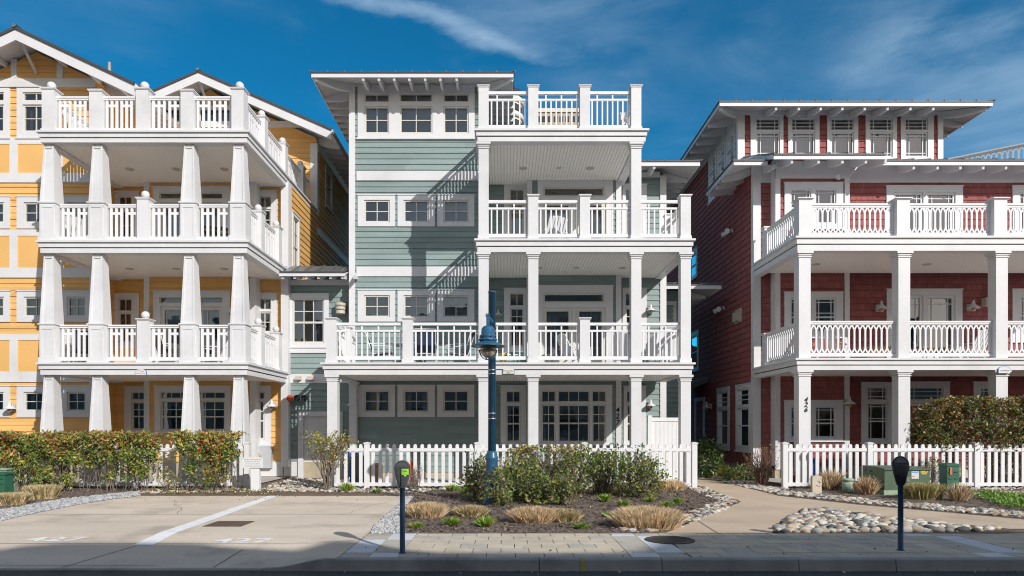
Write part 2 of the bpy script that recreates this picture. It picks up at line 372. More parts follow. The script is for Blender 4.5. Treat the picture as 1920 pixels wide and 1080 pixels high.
def drape(w, fr, a, b, c, e, kind):
    cu = MB(fr)
    def strip(x0, x1, zt, zb):
        n = max(4, int((x1 - x0) / .035)); P = [(x0 + (x1 - x0) * k / n, -.22 + .028 * math.sin(k * 1.9) + random.uniform(-.008, .008)) for k in range(n + 1)]
        for p, q in zip(P, P[1:]): cu.face([(p[0], p[1], zb), (q[0], q[1], zb), (q[0], q[1], zt), (p[0], p[1], zt)], 0, True)
    if kind == 'sides':
        t = (b - a) * random.uniform(.16, .3); strip(a, a + t, e, c); strip(b - t, b, e, c)
    elif kind == 'left': strip(a, a + (b - a) * .33, e, c)
    elif kind == 'right': strip(b - (b - a) * .33, b, e, c)
    elif kind == 'full': strip(a, b, e, c)
    elif kind == 'top': strip(a, b, e, e - (e - c) * random.uniform(.3, .5))
    elif kind == 'blind':
        n = int((e - c) / .05)
        for k in range(n): z = e - (k + .5) * (e - c) / n; cu.face([(a, -.2, z - .02), (b, -.2, z - .02), (b, -.175, z + .02), (a, -.175, z + .02)])
    cu.build('curtain', 'blind' if kind == 'blind' else 'curtain', w)
def pxr(Y, x0, y0, x1, y1): return (xx(x0, Y), xx(x1, Y), zz(y1, Y), zz(y0, Y))
def bx(parent, name, m, fr, a0, a1, b0, b1, c0, c1): return MB(fr).box(a0, a1, b0, b1, c0, c1).build(name, m, parent)

def deck(parent, x0, x1, yf, yb, zb, zt, soffits):
    mb = MB(); h = zt - zb
    mb.box(x0 - .05, x1 + .05, yf - .05, yb, zt - .055, zt - .004, 1); mb.box(x0 + .02, x1 - .02, yf + .02, yb, zt - .0041, zt, 3)
    mb.box(x0, x1, yf, yb, zt - .055 - h * .38, zt - .0551)
    z2 = zt - .055 - h * .38 - .025
    mb.box(x0 + .06, x1 - .06, yf + .06, yb, z2, z2 + .025, 2)
    mb.box(x0 + .03, x1 - .03, yf + .03, yf + .30, zb, z2)
    mb.box(x0 + .03, x0 + .27, yf + .3001, yb, zb, z2 - .001); mb.box(x1 - .27, x1 - .03, yf + .3001, yb, zb, z2 - .001)
    d = mb.build('balcony', ['white_paint', 'white_trim', 'roof_edge', 'deck_floor'], parent)
    for (a, b, c, e) in soffits: MB().box(a, b, c, e, zb + .04, zb + .05).build('soffit', 'beadboard', d)
    return d
def downlight(d, x, y, z):
    mb = MB(); mb.lathe([(.0, z - .004), (.07, z - .004), (.075, z - .012), (.115, z - .014), (.12, z)], x, y, 16); mb.build('ceiling_light', 'vent_beige', d)
def post(d, x, y, z, h, w, ball=0.0, m='white_paint', cap=.035):
    mb = MB(); q = w / 2
    mb.box(x - q, x + q, y - q, y + q, z + .10, z + h - .05)
    mb.box(x - q - .02, x + q + .02, y - q - .02, y + q + .02, z, z + .0999)
    mb.box(x - q - cap * .5, x + q + cap * .5, y - q - cap * .5, y + q + cap * .5, z + h - .0499, z + h - .025)
    mb.box(x - q - cap, x + q + cap, y - q - cap, y + q + cap, z + h - .0249, z + h)
    p = mb.build('post', m, d)
    if ball:
        fb = MB(); zc = z + h + ball * .92 + .015
        fb.lathe([(.06, z + h), (.045, z + h + .02)] + [(ball * math.sin(t), zc - ball * math.cos(t)) for t in [math.pi * k / 10 for k in range(2, 10)]] + [(.0001, zc + ball)], x, y, 16); fb.build('ball_finial', m, p)
def column(d, x, y, z0, z1, w, m='white_paint', base=True):
    mb = MB(); q = w / 2; t = .02
    mb.box(x - q, x + q, y - q, y + q, z0, z1 - .10)
    if base: mb.box(x - q - t, x + q + t, y - q - t, y + q + t, z0, z0 + .12)
    mb.box(x - q - .02, x + q + .02, y - q - .02, y + q + .02, z1 - .16, z1 - .13)
    mb.box(x - q - .025, x + q + .025, y - q - .025, y + q + .025, z1 - .0999, z1 - .06)
    mb.box(x - q - .055, x + q + .055, y - q - .055, y + q + .055, z1 - .0599, z1 - .001)
    return mb.build('column', m, d)
def frust(mb, x, y, z0, z1, w0, w1, m=0):
    i = len(mb.v); mb.v += [(x + a * w / 2, y + b * w / 2, z) for z, w in ((z0, w0), (z1, w1)) for a, b in ((-1, -1), (1, -1), (1, 1), (-1, 1))]
    for q in ((3, 2, 1, 0), (4, 5, 6, 7), (0, 1, 5, 4), (1, 2, 6, 5), (2, 3, 7, 6), (3, 0, 4, 7)): mb.f.append(tuple(i + k for k in q)); mb.m.append(m); mb.sm.append(False)
wt = .25
def tapered_column(d, x, y, z0, z1, ped):
    """craftsman column: square pedestal with cap, tapered shaft with raised corner stiles"""
    mb = MB()
    if ped:
        mb.box(x - .205, x + .205, y - .205, y + .205, z0, z0 + ped); mb.box(x - .232, x + .232, y - .232, y + .232, z0, z0 + .14)
        mb.box(x - .235, x + .235, y - .235, y + .235, z0 + ped, z0 + ped + .035)
        for a in (-.19, .13): mb.box(x + a, x + a + .06, y - .217, y - .2045, z0 + .14, z0 + ped - .06)
        mb.box(x - .19, x + .19, y - .218, y - .2045, z0 + ped - .12, z0 + ped - .05)
        zb = z0 + ped + .035; wb = .385
    else: zb = z0; wb = .50
    frust(mb, x, y, zb, z1 - .001, wb, wt)
    n = 1
    for sgn in (-1, 1):      # corner stiles on the front face, following the taper
        for k in range(n):
            t0, t1 = k / n, (k + 1) / n; za, zc = zb + (z1 - zb) * t0, zb + (z1 - .03 - zb) * t1
            wa, wc = wb + (wt - wb) * t0, wb + (wt - wb) * t1
            for (xa, xb2) in ((.5, .36),):
                pts = [(x + sgn * wa * xa, y - wa / 2 - .024, za), (x + sgn * wa * xb2, y - wa / 2 - .024, za), (x + sgn * wc * xb2, y - wc / 2 - .024, zc), (x + sgn * wc * xa, y - wc / 2 - .024, zc)]
                mb.face(pts)
                mb.face([pts[1], pts[2], (pts[2][0], y - wc / 2 + .002, zc), (pts[1][0], y - wa / 2 + .002, za)])
                mb.face([pts[0], pts[3], (pts[3][0], y - wc / 2 + .002, zc), (pts[0][0], y - wa / 2 + .002, za)])
    mb.box(x - .075, x + .075, y - .155, y - .12, z1 - .12, z1 - .075)
    return mb.build('column', 'white_paint', d)
def rail_square(d, fr, s0, s1, z):        # thin square balusters, two top rails
    mb = MB(fr)
    mb.box(s0, s1, -.045, .045, z + 1.0, z + 1.07); mb.box(s0, s1, -.03, .03, z + .83, z + .88); mb.box(s0, s1, -.035, .035, z + .09, z + .18)
    n = max(2, round((s1 - s0) / .143))
    for k in range(n):
        x = s0 + (k + .5) * (s1 - s0) / n; mb.box(x - .019, x + .019, -.019, .019, z + .18, z + .83)
        if k % 3 == 1: mb.box(x - .019, x + .019, -.019, .019, z + .88, z + 1.0)
    mb.build('railing', 'vinyl', d)
def rail_flat(d, fr, s0, s1, z, h=1.0):   # flat boards, each second one notched under a mid rail
    mb = MB(fr)
    mb.box(s0, s1, -.055, .055, z + h - .04, z + h); mb.box(s0, s1, -.035, .035, z + h - .085, z + h - .0401); mb.box(s0, s1, -.035, .035, z + .07, z + .16)
    n = max(2, round((s1 - s0) / .137))
    for k in range(n):
        x = s0 + (k + .5) * (s1 - s0) / n; mb.box(x - .034, x + .034, -.014, .014, z + .16, z + h - .085)
        if k % 3 != 2 and k < n - 1: mb.box(x + .034, x + (s1 - s0) / n - .034, -.012, .012, z + h - .27, z + h - .20)
    mb.build('railing', 'vinyl', d)
def rail_arch(d, fr, s0, s1, z, h=1.0, step=.141):   # interlaced pointed arches top and bottom
    mb = MB(fr)
    mb.box(s0, s1, -.05, .05, z + h - .045, z + h); mb.box(s0, s1, -.03, .03, z + h - .085, z + h - .0451); mb.box(s0, s1, -.03, .03, z + .06, z + .13)
    n = max(2, round((s1 - s0) / step)); w = (s1 - s0) / n; zb, zt = z + .13, z + h - .085; A = .21; t = .0185
    def rib(p, q, e):
        (xa, za), (xb, zc) = p, q; l = math.hypot(xb - xa, zc - za); nx, nz = -(zc - za) / l * t, (xb - xa) / l * t
        mb.prism([(xa + nx, za + nz), (xb + nx, zc + nz), (xb - nx, zc - nz), (xa - nx, za - nz)], -.012 - e, .012 + e)
    mb.box(s0, s0 + .02, -.012, .012, zb, zt); mb.box(s1 - .02, s1, -.012, .012, zb, zt)
    for k in range(n):
        x = s0 + (k + .5) * w; mb.box(x - .023, x + .023, -.014, .014, zb + A * .8, zt - A * .8)
        for sg in (-1, 1):
            for end in (0, 1):
                pts = []
                for j in range(5):
                    u = j / 4; dz = A * math.sin(u * math.pi / 2); dx = w * (1 - math.cos(u * math.pi / 2))
                    pts.append((x + sg * dx, (zb + A - dz) if end == 0 else (zt - A + dz)))
                pts = [(min(max(a, s0), s1), b) for a, b in pts]
                for p, q in zip(pts, pts[1:]):
                    if abs(p[0] - q[0]) + abs(p[1] - q[1]) > .004: rib(p, q, .001 * sg + .0015)
    mb.build('railing', 'vinyl', d)

def tail_profile(L, k, h0=.30, h1=.10):
    """curved rafter tail: o = distance out from wall, dz below eave line"""
    top = [(0, k * L), (L, 0)]; bot = []
    for j in range(9):
        u = 1 - j / 8; s = u * u * (3 - 2 * u)
        bot.append((L * (.97 if u == 1 else u), k * L * (1 - u) - (h0 + (h1 - h0) * s) - .05 * math.sin(u * math.pi)))
    return top + bot
def tails(roof, fr, s_list, L, ze, k, d_wall=0.0, h0=.26, h1=.10, t=.035):
    pr = [(o, z + ze) for o, z in tail_profile(L, k, h0, h1)]
    for s in s_list:
        mb = MB(fr); n = len(pr); i = len(mb.v)
        mb.v += [fr.p(s - t, d_wall + o, z) for o, z in pr] + [fr.p(s + t, d_wall + o, z) for o, z in pr]
        mb.f += [tuple(range(i, i + n)), tuple(range(i + 2 * n - 1, i + n - 1, -1))]; mb.m += [0, 0]; mb.sm += [False, False]
        for q in range(n): j = (q + 1) % n; mb.f.append((i + q, i + j, i + n + j, i + n + q)); mb.m.append(0); mb.sm.append(False)
        mb.build('rafter_tail', 'white_trim', roof)
def hip_roof(house, x0, x1, y0, y1, ze, k, seam=.46, thick=.07, fascia=.14):
    """eave rectangle, eave underside height ze, slope k"""
    w, dp = x1 - x0, y1 - y0; hr = min(w, dp) / 2; zr = ze + k * hr
    if w <= dp: ra, rb = ((x0 + x1) / 2, y0 + hr), ((x0 + x1) / 2, y1 - hr)
    else: ra, rb = (x0 + hr, (y0 + y1) / 2), (x1 - hr, (y0 + y1) / 2)
    mb = MB()
    def skin(off, m, g=0.0):
        A, B, Cc, D = (x0 - g, y0 - g, ze + off), (x1 + g, y0 - g, ze + off), (x1 + g, y1 + g, ze + off), (x0 - g, y1 + g, ze + off); P, Q = (*ra, zr + off), (*rb, zr + off)
        if w <= dp: fs = [[A, B, P], [B, Cc, Q, P], [Cc, D, Q], [D, A, P, Q]]
        else: fs = [[A, B, Q, P], [B, Cc, Q], [Cc, D, P, Q], [D, A, P]]
        for f in fs: mb.face(f, m)
    skin(0, 3); skin(thick + .03, 0, .03)
    for (a, b, c, e) in ((x0, x1, y0 - .001, y0 + .03), (x0, x1, y1 - .03, y1), (x0, x0 + .03, y0 + .031, y1 - .031), (x1 - .03, x1, y0 + .031, y1 - .031)):
        mb.box(a, b, c, e, ze - .03, ze + fascia - .05, 1)
    for (a, b, c, e) in ((x0 - .03, x1 + .03, y0 - .03, y0 + .02), (x0 - .03, x0 + .02, y0 + .021, y1), (x1 - .02, x1 + .03, y0 + .021, y1)):
        mb.box(a, b, c, e, ze + fascia - .0499, ze + thick + .055, 2)
    def rib(p, q):
        mb.tube([p, q], .028, 4, 0)
    zt = ze + thick + .06
    n = int(w / seam)
    for j in range(1, n):
        x = x0 + j * w / n; run = min(x - x0, x1 - x, hr); rib((x, y0 - .04, zt), (x, y0 + run, zt + k * run))
    n = int(dp / seam)
    for j in range(1, n):
        y = y0 + j * dp / n; run = min(y - y0, y1 - y, hr)
        rib((x0 - .04, y, zt), (x0 + run, y, zt + k * run)); rib((x1 + .04, y, zt), (x1 - run, y, zt + k * run))
    for cx, cy, sx, sy in ((x0, y0, 1, 1), (x1, y0, -1, 1)): rib((cx - .05 * sx, cy - .05 * sy, zt), (cx + sx * hr, cy + sy * hr, zt + k * hr))
    return mb.build('roof', ['metal_roof', 'white_trim', 'roof_edge', 'soffit_grey'], house)
def lantern(parent, fr, s, z, big=1.0, mount=.10):
    """barn-style wall lamp: back plate, goose neck, bell shade, glass"""
    b = big; mb = MB(fr); mb.box(s - .07 * b, s + .07 * b, .0, .045, z - .09 * b, z + .09 * b)
    o = mb.build('wall_lamp', 'vent_beige', parent)
    c = fr.p(s, .17 * b, z); w = MB(); w.lathe([(.012, z + .17 * b), (.03 * b, z + .13 * b), (.04 * b, z + .06 * b), (.07 * b, z + .03 * b), (.15 * b, z - .03 * b), (.155 * b, z - .045 * b), (.06 * b, z - .02 * b)], c[0], c[1], 16)
    p0 = fr.p(s, .04, z + .04 * b); w.tube([p0, fr.p(s, .10 * b, z + .10 * b), (c[0], c[1], z + .09 * b)], .014, 6)
    w.build('lamp_shade', 'white_trim', o)
    g = MB(); g.lathe([(.05 * b, z - .03 * b), (.055 * b, z - .09 * b), (.035 * b, z - .12 * b), (.001, z - .13 * b)], c[0], c[1], 12); g.build('lamp_glass', 'globe_glass', o)

# ------------------------------------------------------------------ green house
def green_house():
    H = thing('green_house', 'grey-green clapboard beach house in the middle with white balconies and a lone tower block', 'house', (0, 21, 0))
    YW, YB, YR, YF = 21.0, 20.9, 21.3, 17.9
    Dz = {4: (zz(264, YF), zz(241.5, YF)), 3: (zz(471.8, YF), zz(447.5, YF)), 2: (zz(702.4, YF), zz(679.5, YF))}
    wl, wr = -4.72, -.62
    fr = Front(YW); W = []
    def win(fr, Y, o, us, **k):
        w = (pxr(Y, *o), [(*pxr(Y, *u[:4]), *u[4:]) for u in us]); W.append(w[1])
        window(H, fr, w[0], w[1], **k)
    # left tower wall
    top = [(683.7, 176.6, 730, 192.4, 2, 1, .035), (749.8, 176, 811, 192, 2, 1, .035), (831.6, 176.6, 878.8, 192, 2, 1, .035), (683.7, 200, 730, 251, 2, 2), (749.8, 200, 811, 251, 2, 2), (831.6, 200, 878.8, 251, 2, 2)]
    win(fr, YW, (671, 163, 890, 259.5), top, curtains=['blind', 'blind', None, 'blind', 'blind', 'blind'])
    for row, (cy0, cy1, uy0, uy1) in enumerate(((367, 425, 375.5, 417.5), (545, 603.3, 554, 595), (723.3, 781.7, 731.7, 772.7))):
        for col, (c0, c1, u0, u1) in enumerate(((671, 741, 683, 731), (745.7, 815.5, 757, 804.5), (820, 889.5, 831, 879))):
            win(fr, YW, (c0, cy0, c1, cy1), [(u0, uy0, u1, uy1, 2, 2)], curtains=[[None, 'blind', 'top'], ['left', 'top', 'blind'], ['right', 'sides', None]][row][col], sill=False)
    holes = [u[:4] for w in W for u in w]
    mb = MB(fr); siding(mb, wl, wr, .206, zz(158, YW), holes, .172, .024); mb.build('wall', 'green_siding', H)
    for y0, y1 in ((321.4, 339), (500.5, 518.5)): bx(H, 'trim_board', 'white_paint', fr, wl + .19, wr, .001, .042, zz(y1, YW), zz(y0, YW))
    bx(H, 'corner_board', 'white_paint', fr, wl - .04, wl + .145, -.16, .05, .45, zz(150, YW))
    bx(H, 'frieze_board', 'white_trim', fr, wl + .146, wr + .1, .0, .05, zz(163, YW), zz(152, YW))
    bx(H, 'foundation', 'foundation', fr, wl, wr, -.1, .0, -.1, .2)
    e = East(wr); mb = MB(e); siding(mb, YW, 31, 9.4, zz(158, YW), [], .172, .024); mb.build('wall', 'green_siding', H)
    mb = MB(e); siding(mb, YW, YR + .01, .206, 9.4, [], .172, .024); mb.build('wall', 'green_siding', H)
    w_ = West(wl); mb = MB(w_); siding(mb, YW + .16, 31, .55, zz(158, YW), [], .172, .024); mb.build('wall', 'green_siding', H)
    # tower roof
    x0, x1, y0, ze, k = -5.66, .28, 20.05, zz(143, 20.05), .26
    rf = hip_roof(H, x0, x1, y0, 31.9, ze, k)
    L = .93
    tails(rf, fr, [xx(p, 20.5) for p in (686, 715, 743, 771, 800, 828, 858)], L, ze - .005, k, h0=.2)
    tails(rf, w_, [21.4 + .47 * j for j in range(19)], L, ze - .005, k, h0=.24)
    tails(rf, e, [21.4 + .47 * j for j in range(10)], L, ze - .005, k, h0=.24)
    def hiptail(cx, cy, sx):
        mb = MB(); pr = [(o * 1.36, z) for o, z in tail_profile(L * .98, k, .22, .09)]; t = .035
        A = [(cx + sx * o * .707 + t, cy - o * .707 + t * sx, z + ze) for o, z in pr]; B = [(cx + sx * o * .707 - t, cy - o * .707 - t * sx, z + ze) for o, z in pr]
        n = len(pr); mb.face(A); mb.face(B)
        for q in range(n): j = (q + 1) % n; mb.face([A[q], A[j], B[j], B[q]])
        mb.build('rafter_tail', 'white_trim', rf)
    hiptail(wl, YW, -1); hiptail(wr, YW, 1)
    # bay and recess walls, levels 1-3
    frB, frR = Front(YB), Front(YR); b0, b1, r1 = xx(988, YB), xx(1164, YB), xx(1247, YR)
    WB, WR = [], []
    def add(fr, Y, lst, o, us, dz=0, **k):
        oo = pxr(Y, *o); uu = [(*pxr(Y, *u[:4]), *u[4:]) for u in us]
        oo = (oo[0], oo[1], oo[2] + dz, oo[3] + dz); uu = [(u[0], u[1], u[2] + dz, u[3] + dz, *u[4:]) for u in uu]
        lst += [u[:4] for u in uu]; window(H, fr, oo, uu, **k)
    for dz in (0, Dz[3][1] - Dz[2][1]):
        add(frR, YR, WR, (945, 542, 987, 664), [(956, 550, 982.5, 574, 2, 1, .03), (956, 577, 982.5, 650, [.5], [.62, .8])], dz, curtains=[None, 'left'])
        add(frB, YB, WB, (1008, 537, 1149, 683), [(1018.7, 550, 1133, 568, 1, 1, .05)], dz, door=True, name='transom_window') if 0 else None
        add(frB, YB, WB, (1008, 537, 1149, 683), [(1018.7, 550, 1133, 568, 1, 1, .05), (1016.7, 576, 1074, 681.5, 1, 1, .13), (1078, 576, 1136, 681.5, 1, 1, .13)], dz, curtains=[None, 'full', 'full'], door=True, name='patio_door')
        add(frR, YR, WR, (1167, 542, 1212, 664), [(1172, 550, 1200, 574, 2, 1, .03), (1172, 577, 1200, 650, [.5], [.62, .8])], dz, curtains=[None, 'right'])
    add(frR, YR, WR, (938.5, 724, 986.5, 832), [(948.7, 733, 976, 755, 2, 1, .035), (948.7, 758.5, 976, 829, [.5], [(.49, .025), .74])], curtains=[None, 'left'])
    T = [(1014.9, 1042, 2), (1046, 1105.5, 3), (1109.5, 1136.5, 2)]
    add(frB, YB, WB, (1009, 723.5, 1147.5, 832), [(a, 732.6, b, 754, n, 1, .035) for a, b, n in T] + [(a, 758, b, 829.5, [q / n for q in range(1, n)], [(.5, .025), .75]) for a, b, n in T], curtains=[None, None, None, 'left', 'top', 'right'])
    add(frR, YR, WR, (1169, 725, 1211, 832), [(1174, 733, 1201, 755, 2, 1, .035), (1174, 758.5, 1201, 829, [.5], [(.49, .025), .74])])
    zr = zz(330, YR)
    mb = MB(frR); siding(mb, wr, b0, .55, 9.2, WR, .172, .024); mb.build('wall', 'green_siding', H)
    mb = MB(frR); siding(mb, b1, r1, .55, zr, WR, .172, .024); mb.build('wall', 'green_siding', H)
    mb = MB(frB); siding(mb, b0 + .02, b1 - .02, .55, 9.2, WB, .172, .024); mb.build('wall', 'green_siding', H)
    for s in (b0, b1 - .15): bx(H, 'corner_board', 'white_paint', frB, s, s + .16, -.5, .045, .5, 9.2)
    bx(H, 'corner_board', 'white_paint', frR, r1 - .16, r1 + .03, -.16, .05, .4, zr)
    er = East(r1); mb = MB(er); siding(mb, YR + .16, 26, .55, zr, [], .172, .024); mb.build('wall', 'green_siding', H)
    bx(H, 'foundation', 'foundation', frR, wr, r1, -.1, 0, -.1, .55); bx(H, 'foundation', 'foundation', frB, b0, b1, -.3, .0, -.1, .55)
    # right wing roof
    ze2 = zz(309, 20.4); r2 = hip_roof(H, 3.78, 5.86, 20.4, 27, ze2, .26)
    tails(r2, frR, [4.05, 4.5], .88, ze2, .26, h0=.22); tails(r2, er, [21.6 + .47 * j for j in range(10)], .78, ze2, .26, h0=.24)
    bx(H, 'frieze_board', 'white_trim', frR, b1, r1 - .17, .0, .04, zr - .05, zr + .12)
    # low side wing with small canopy roof, behind on the right
    frS = Front(23.6); mb = MB(frS); siding(mb, r1, 6.25, .55, 6.3, [], .172, .024); mb.build('wall', 'green_siding', H)
    window(H, frS, (5.35, 5.95, 3.6, 5.9), [(5.45, 5.85, 3.75, 5.8, 1, [(.5, .025)])])
    bx(H, 'corner_board', 'white_paint', frS, 6.08, 6.28, -.16, .05, .4, 6.3)
    es = East(6.25); mb = MB(es); siding(mb, 23.76, 27, .55, 6.3, [], .172, .024); mb.build('wall', 'green_siding', H)
    ze3 = zz(541, 22.7); r3 = hip_roof(H, r1 + .05, 7.2, 22.6, 28.4, ze3, .24)
    tails(r3, es, [24.0 + .5 * j for j in range(7)], .85, ze3, .24)
    # balconies ------------------------------------------------------------
    d4 = deck(H, -.727, 3.75, YF, YR - .03, *Dz[4], [(-.45, 3.47, YF + .3, YR - .05)])
    d3 = deck(H, -.727, 4.965, YF, YR - .03, *Dz[3], [(-.45, 4.69, YF + .3, YR - .05)])
    d2 = deck(H, -4.755, 4.965, YF, YW - .03, *Dz[2], [(-4.5, 4.69, YF + .3, YW - .05)])
    for d, L_, xs in ((d4, 4, (.55, 2.5)), (d3, 3, (1.0, 3.45)), ):
        for x in xs: downlight(d, x, 19.9, Dz[L_][0] + .04)
    for d, L_, x in ((d4, 4, 1.6), (d3, 3, 2.1)): MB().box(x - .07, x + .07, 19.8, 19.94, Dz[L_][0] + .03, Dz[L_][0] + .04).build('smoke_detector', 'vent_beige', d)
    cy = 18.12
    X = lambda a, b: (xx(a, 18.0) + xx(b, 18.0)) / 2
    cw = .265
    z1, z2, z3, z4 = Dz[2][1], Dz[3][1], Dz[4][1], None
    for a, b in ((612, 634), (897, 916.5), (990, 1010), (1183, 1203), (1275.5, 1296)): column(d2, X(a, b), cy, -.05, Dz[2][0], cw)
    for a, b in ((897, 916.5), (990, 1010), (1183, 1203), (1275.5, 1296)): column(d3, X(a, b), cy, z1, Dz[3][0], cw)
    for a, b in ((897, 916.5), (1183, 1203)): column(d4, X(a, b), cy, z2, Dz[4][0], cw)
    for a, b in ((610.5, 631.5), (753.5, 775), (1086, 1108)): post(d2, X(a, b), cy, z1, 1.19, cw)
    for a, b in ((990, 1010), (1086, 1108), (1275.5, 1296)): post(d3, X(a, b), cy, z2, 1.19, cw)
    for a, b in ((897, 916.5), (990, 1010), (1086, 1108), (1183, 1203)): post(d4, X(a, b), cy, z3, 1.19, cw)
    fr_ = Front(cy)
    def run(d, pts, z):
        for a, b in zip(pts, pts[1:]): rail_square(d, fr_, a + cw / 2, b - cw / 2, z)
    c = {k: X(*v) for k, v in dict(a=(610.5, 631.5), b=(753.5, 775), c=(897, 916.5), d=(990, 1010), e=(1086, 1108), f=(1183, 1203), g=(1275.5, 1296)).items()}
    run(d2, [c[q] for q in 'abcdefg'], z1); run(d3, [c[q] for q in 'cdefg'], z2); run(d4, [c[q] for q in 'cdef'], z3)
    for d, s, z, ym in ((d2, 'a', z1, 19.6), (d2, 'g', z1, 19.6), (d3, 'g', z2, 19.6), (d4, 'f', z3, 19.6)):
        fe = East(c[s]); rail_square(d, fe, cy + cw / 2, ym, z); post(d, c[s], ym + cw / 2, z, 1.19, cw); rail_square(d, fe, ym + cw, 20.9, z)
    rail_square(d3, East(c['c'] + .0), cy + cw / 2, 20.9, z2); rail_square(d4, East(c['c']), cy + cw / 2, 20.9, z3)
    # second line of posts under the balcony by the wall
    column(d2, -4.58, 20.8, -.05, Dz[2][0], .2)
    # name sign, house number, lamps
    sg = MB(Front(YF + .02)); xs = xx(953.5, YF); zs = zz(700.5, YF)
    out = [(-.145, 0), (.145, 0), (.145, .105), (.11, .125), (.05, .132), (-.05, .132), (-.11, .125), (-.145, .105)]
    sg.prism([(xs + a * 1.08, zs - .012 + b * 1.1) for a, b in out], .0, .02, m=1); sg.prism([(xs + a, zs + b) for a, b in out], .02, .026, m=0)
    s_ = sg.build('name_sign', ['sign_cream', 'sign_blue'], d2)
    text_mesh('sign_lettering', 'Beachcomber', .05, 'black', lambda x, y, z: (xs + x, YF - .008 - z, zs + .072 + y), s_, .001); text_mesh('sign_lettering', 'Bend', .045, 'black', lambda x, y, z: (xs + x, YF - .008 - z, zs + .025 + y), s_, .001)
    for i, ch in enumerate('427'):
        text_mesh('house_number', ch, .215, 'black', lambda x, y, z, i=i: (xx(1157, YB) + x, YB - .055 - z, zz(769 + 12 * i, YB) + y), H, .008, .2, .003)
    lantern(H, frR, xx(1218, YR), zz(759, YR)); lantern(H, frR, xx(1218, YR), zz(582, YR)); lantern(H, frR, xx(934, YR), zz(590, YR), .8)
    lantern(H, fr, wl + .07, zz(758, YW), 1.0)
    # connecting wing on the left, with door and hooded vent -----------------
    YV = 21.4; fv = Front(YV); v0, v1 = xx(533, YV), wl - .02
    o, u = pxr(YV, 538, 552, 617, 650), pxr(YV, 549, 560, 608.3, 643.3)
    window(H, fv, o, [(*u, 3, [(.46, .03), .73])], curtains='right')
    bx(H, 'window_apron', 'white_paint', fv, o[0] - .05, o[1], .0, .05, o[2] - .2, o[2] - .046)
    dr = pxr(YV, 569, 780, 640, 897); holes = [u, dr]
    mb = MB(fv); siding(mb, v0, v1, .5, zz(530, YV), holes, .172, .024); mb.build('wall', 'green_siding', H)
    bx(H, 'trim_board', 'white_paint', fv, v0, v1, 0, .045, zz(718, YV), zz(701.5, YV)); bx(H, 'frieze_board', 'white_trim', fv, v0, v1, 0, .045, zz(535, YV), zz(525, YV))
    bx(H, 'base_board', 'white_paint', fv, v0, dr[0] - .2, 0, .04, zz(893, YV), .498); bx(H, 'foundation', 'foundation', fv, v0, v1, -.1, -.001, -.2, .5)
    mb = MB(fv); panel(mb, dr[0] - .16, dr[1] + .05, dr[2] - .02, dr[3] + .14, 0, .05, [dr], 0, dh=-.1); dd = mb.build('side_door', 'white_trim', H)
    mb = MB(fv); mb.box(dr[0], dr[1], -.1, -.06, dr[2], dr[3]); m_ = (dr[0] + dr[1]) / 2
    def arch(x0, x1, z0, z1, t):
        P = [(x0, z0)] + [(x0, z1 - .12)] + [(x0 + (x1 - x0) * q / 8, z1 - .12 + .12 * math.sin(math.pi * q / 8)) for q in range(1, 8)] + [(x1, z1 - .12), (x1, z0)]
        for p, q in zip(P, P[1:] + P[:1]):
            l = math.hypot(q[0] - p[0], q[1] - p[1]) or 1; nx, nz = -(q[1] - p[1]) / l * t, (q[0] - p[0]) / l * t
            mb.prism([(p[0] + nx, p[1] + nz), (q[0] + nx, q[1] + nz), (q[0] - nx, q[1] - nz), (p[0] - nx, p[1] - nz)], -.065, -.05)
    arch(dr[0] + .14, m_ - .04, dr[2] + 1.0, dr[3] - .18, .012); arch(m_ + .04, dr[1] - .14, dr[2] + 1.0, dr[3] - .18, .012); arch(dr[0] + .14, dr[1] - .14, dr[2] + .15, dr[2] + .85, .012)
    mb.build('door_leaf', 'white_paint', dd)
    zv = zz(516, 20.55); mb = MB(); x0, x1 = xx(519, 20.55), wl - .06
    mb.face([(x0, 20.55, zv), (x1, 20.55, zv), (x1, 21.5, zv + .4), (x0, 21.5, zv + .4)], 1); mb.face([(x0, 20.53, zv + .1), (x1, 20.53, zv + .1), (x1, 21.5, zv + .5), (x0, 21.5, zv + .5)], 0)
    mb.box(x0, x1, 20.53, 20.56, zv - .03, zv + .07, 1); mb.box(x0 - .01, x1, 20.5, 20.561, zv + .0701, zv + .11, 2); mb.face([(x0, 20.55, zv), (x0, 20.55, zv + .1), (x0, 21.5, zv + .5), (x0, 21.5, zv + .4)], 1)
    for j in range(6): x = x0 + .1 + j * (x1 - x0 - .2) / 5; mb.tube([(x, 20.5, zv + .12), (x, 21.4, zv + .5)], .02, 4, 0)
    rv = mb.build('roof', ['metal_roof', 'white_trim', 'roof_edge'], H)
    tails(rv, fv, [x0 + .16 + j * .36 for j in range(7)], .83, zv, .42, h0=.22)
    vt = MB(); a, z = xx(640, YV - .1), zz(580, YV - .1)
    for q in range(3): vt.lathe([(.17 - .012 * q, z + .17 - .115 * q), (.175 - .012 * q, z + .075 - .115 * q), (.15, z + .07 - .115 * q)], a, YV - .19, 16)
    vt.build('hooded_vent', 'vent_beige', H)
    for i, (p, m_) in enumerate(((546, 'red_pipe'), (559, 'black'), (573, 'black'))):
        c0 = fv.p(xx(p, YV), 0, zz(747, YV)); pb = MB(); pb.tube([(c0[0], YV + .02, c0[2]), (c0[0] + .03, YV - .22, c0[2])], [.055, .07], 12); pb.tube([(c0[0] + .03, YV - .20, c0[2]), (c0[0] + .035, YV - .26, c0[2])], .1, 12); pb.build('hose_connection', m_, H)
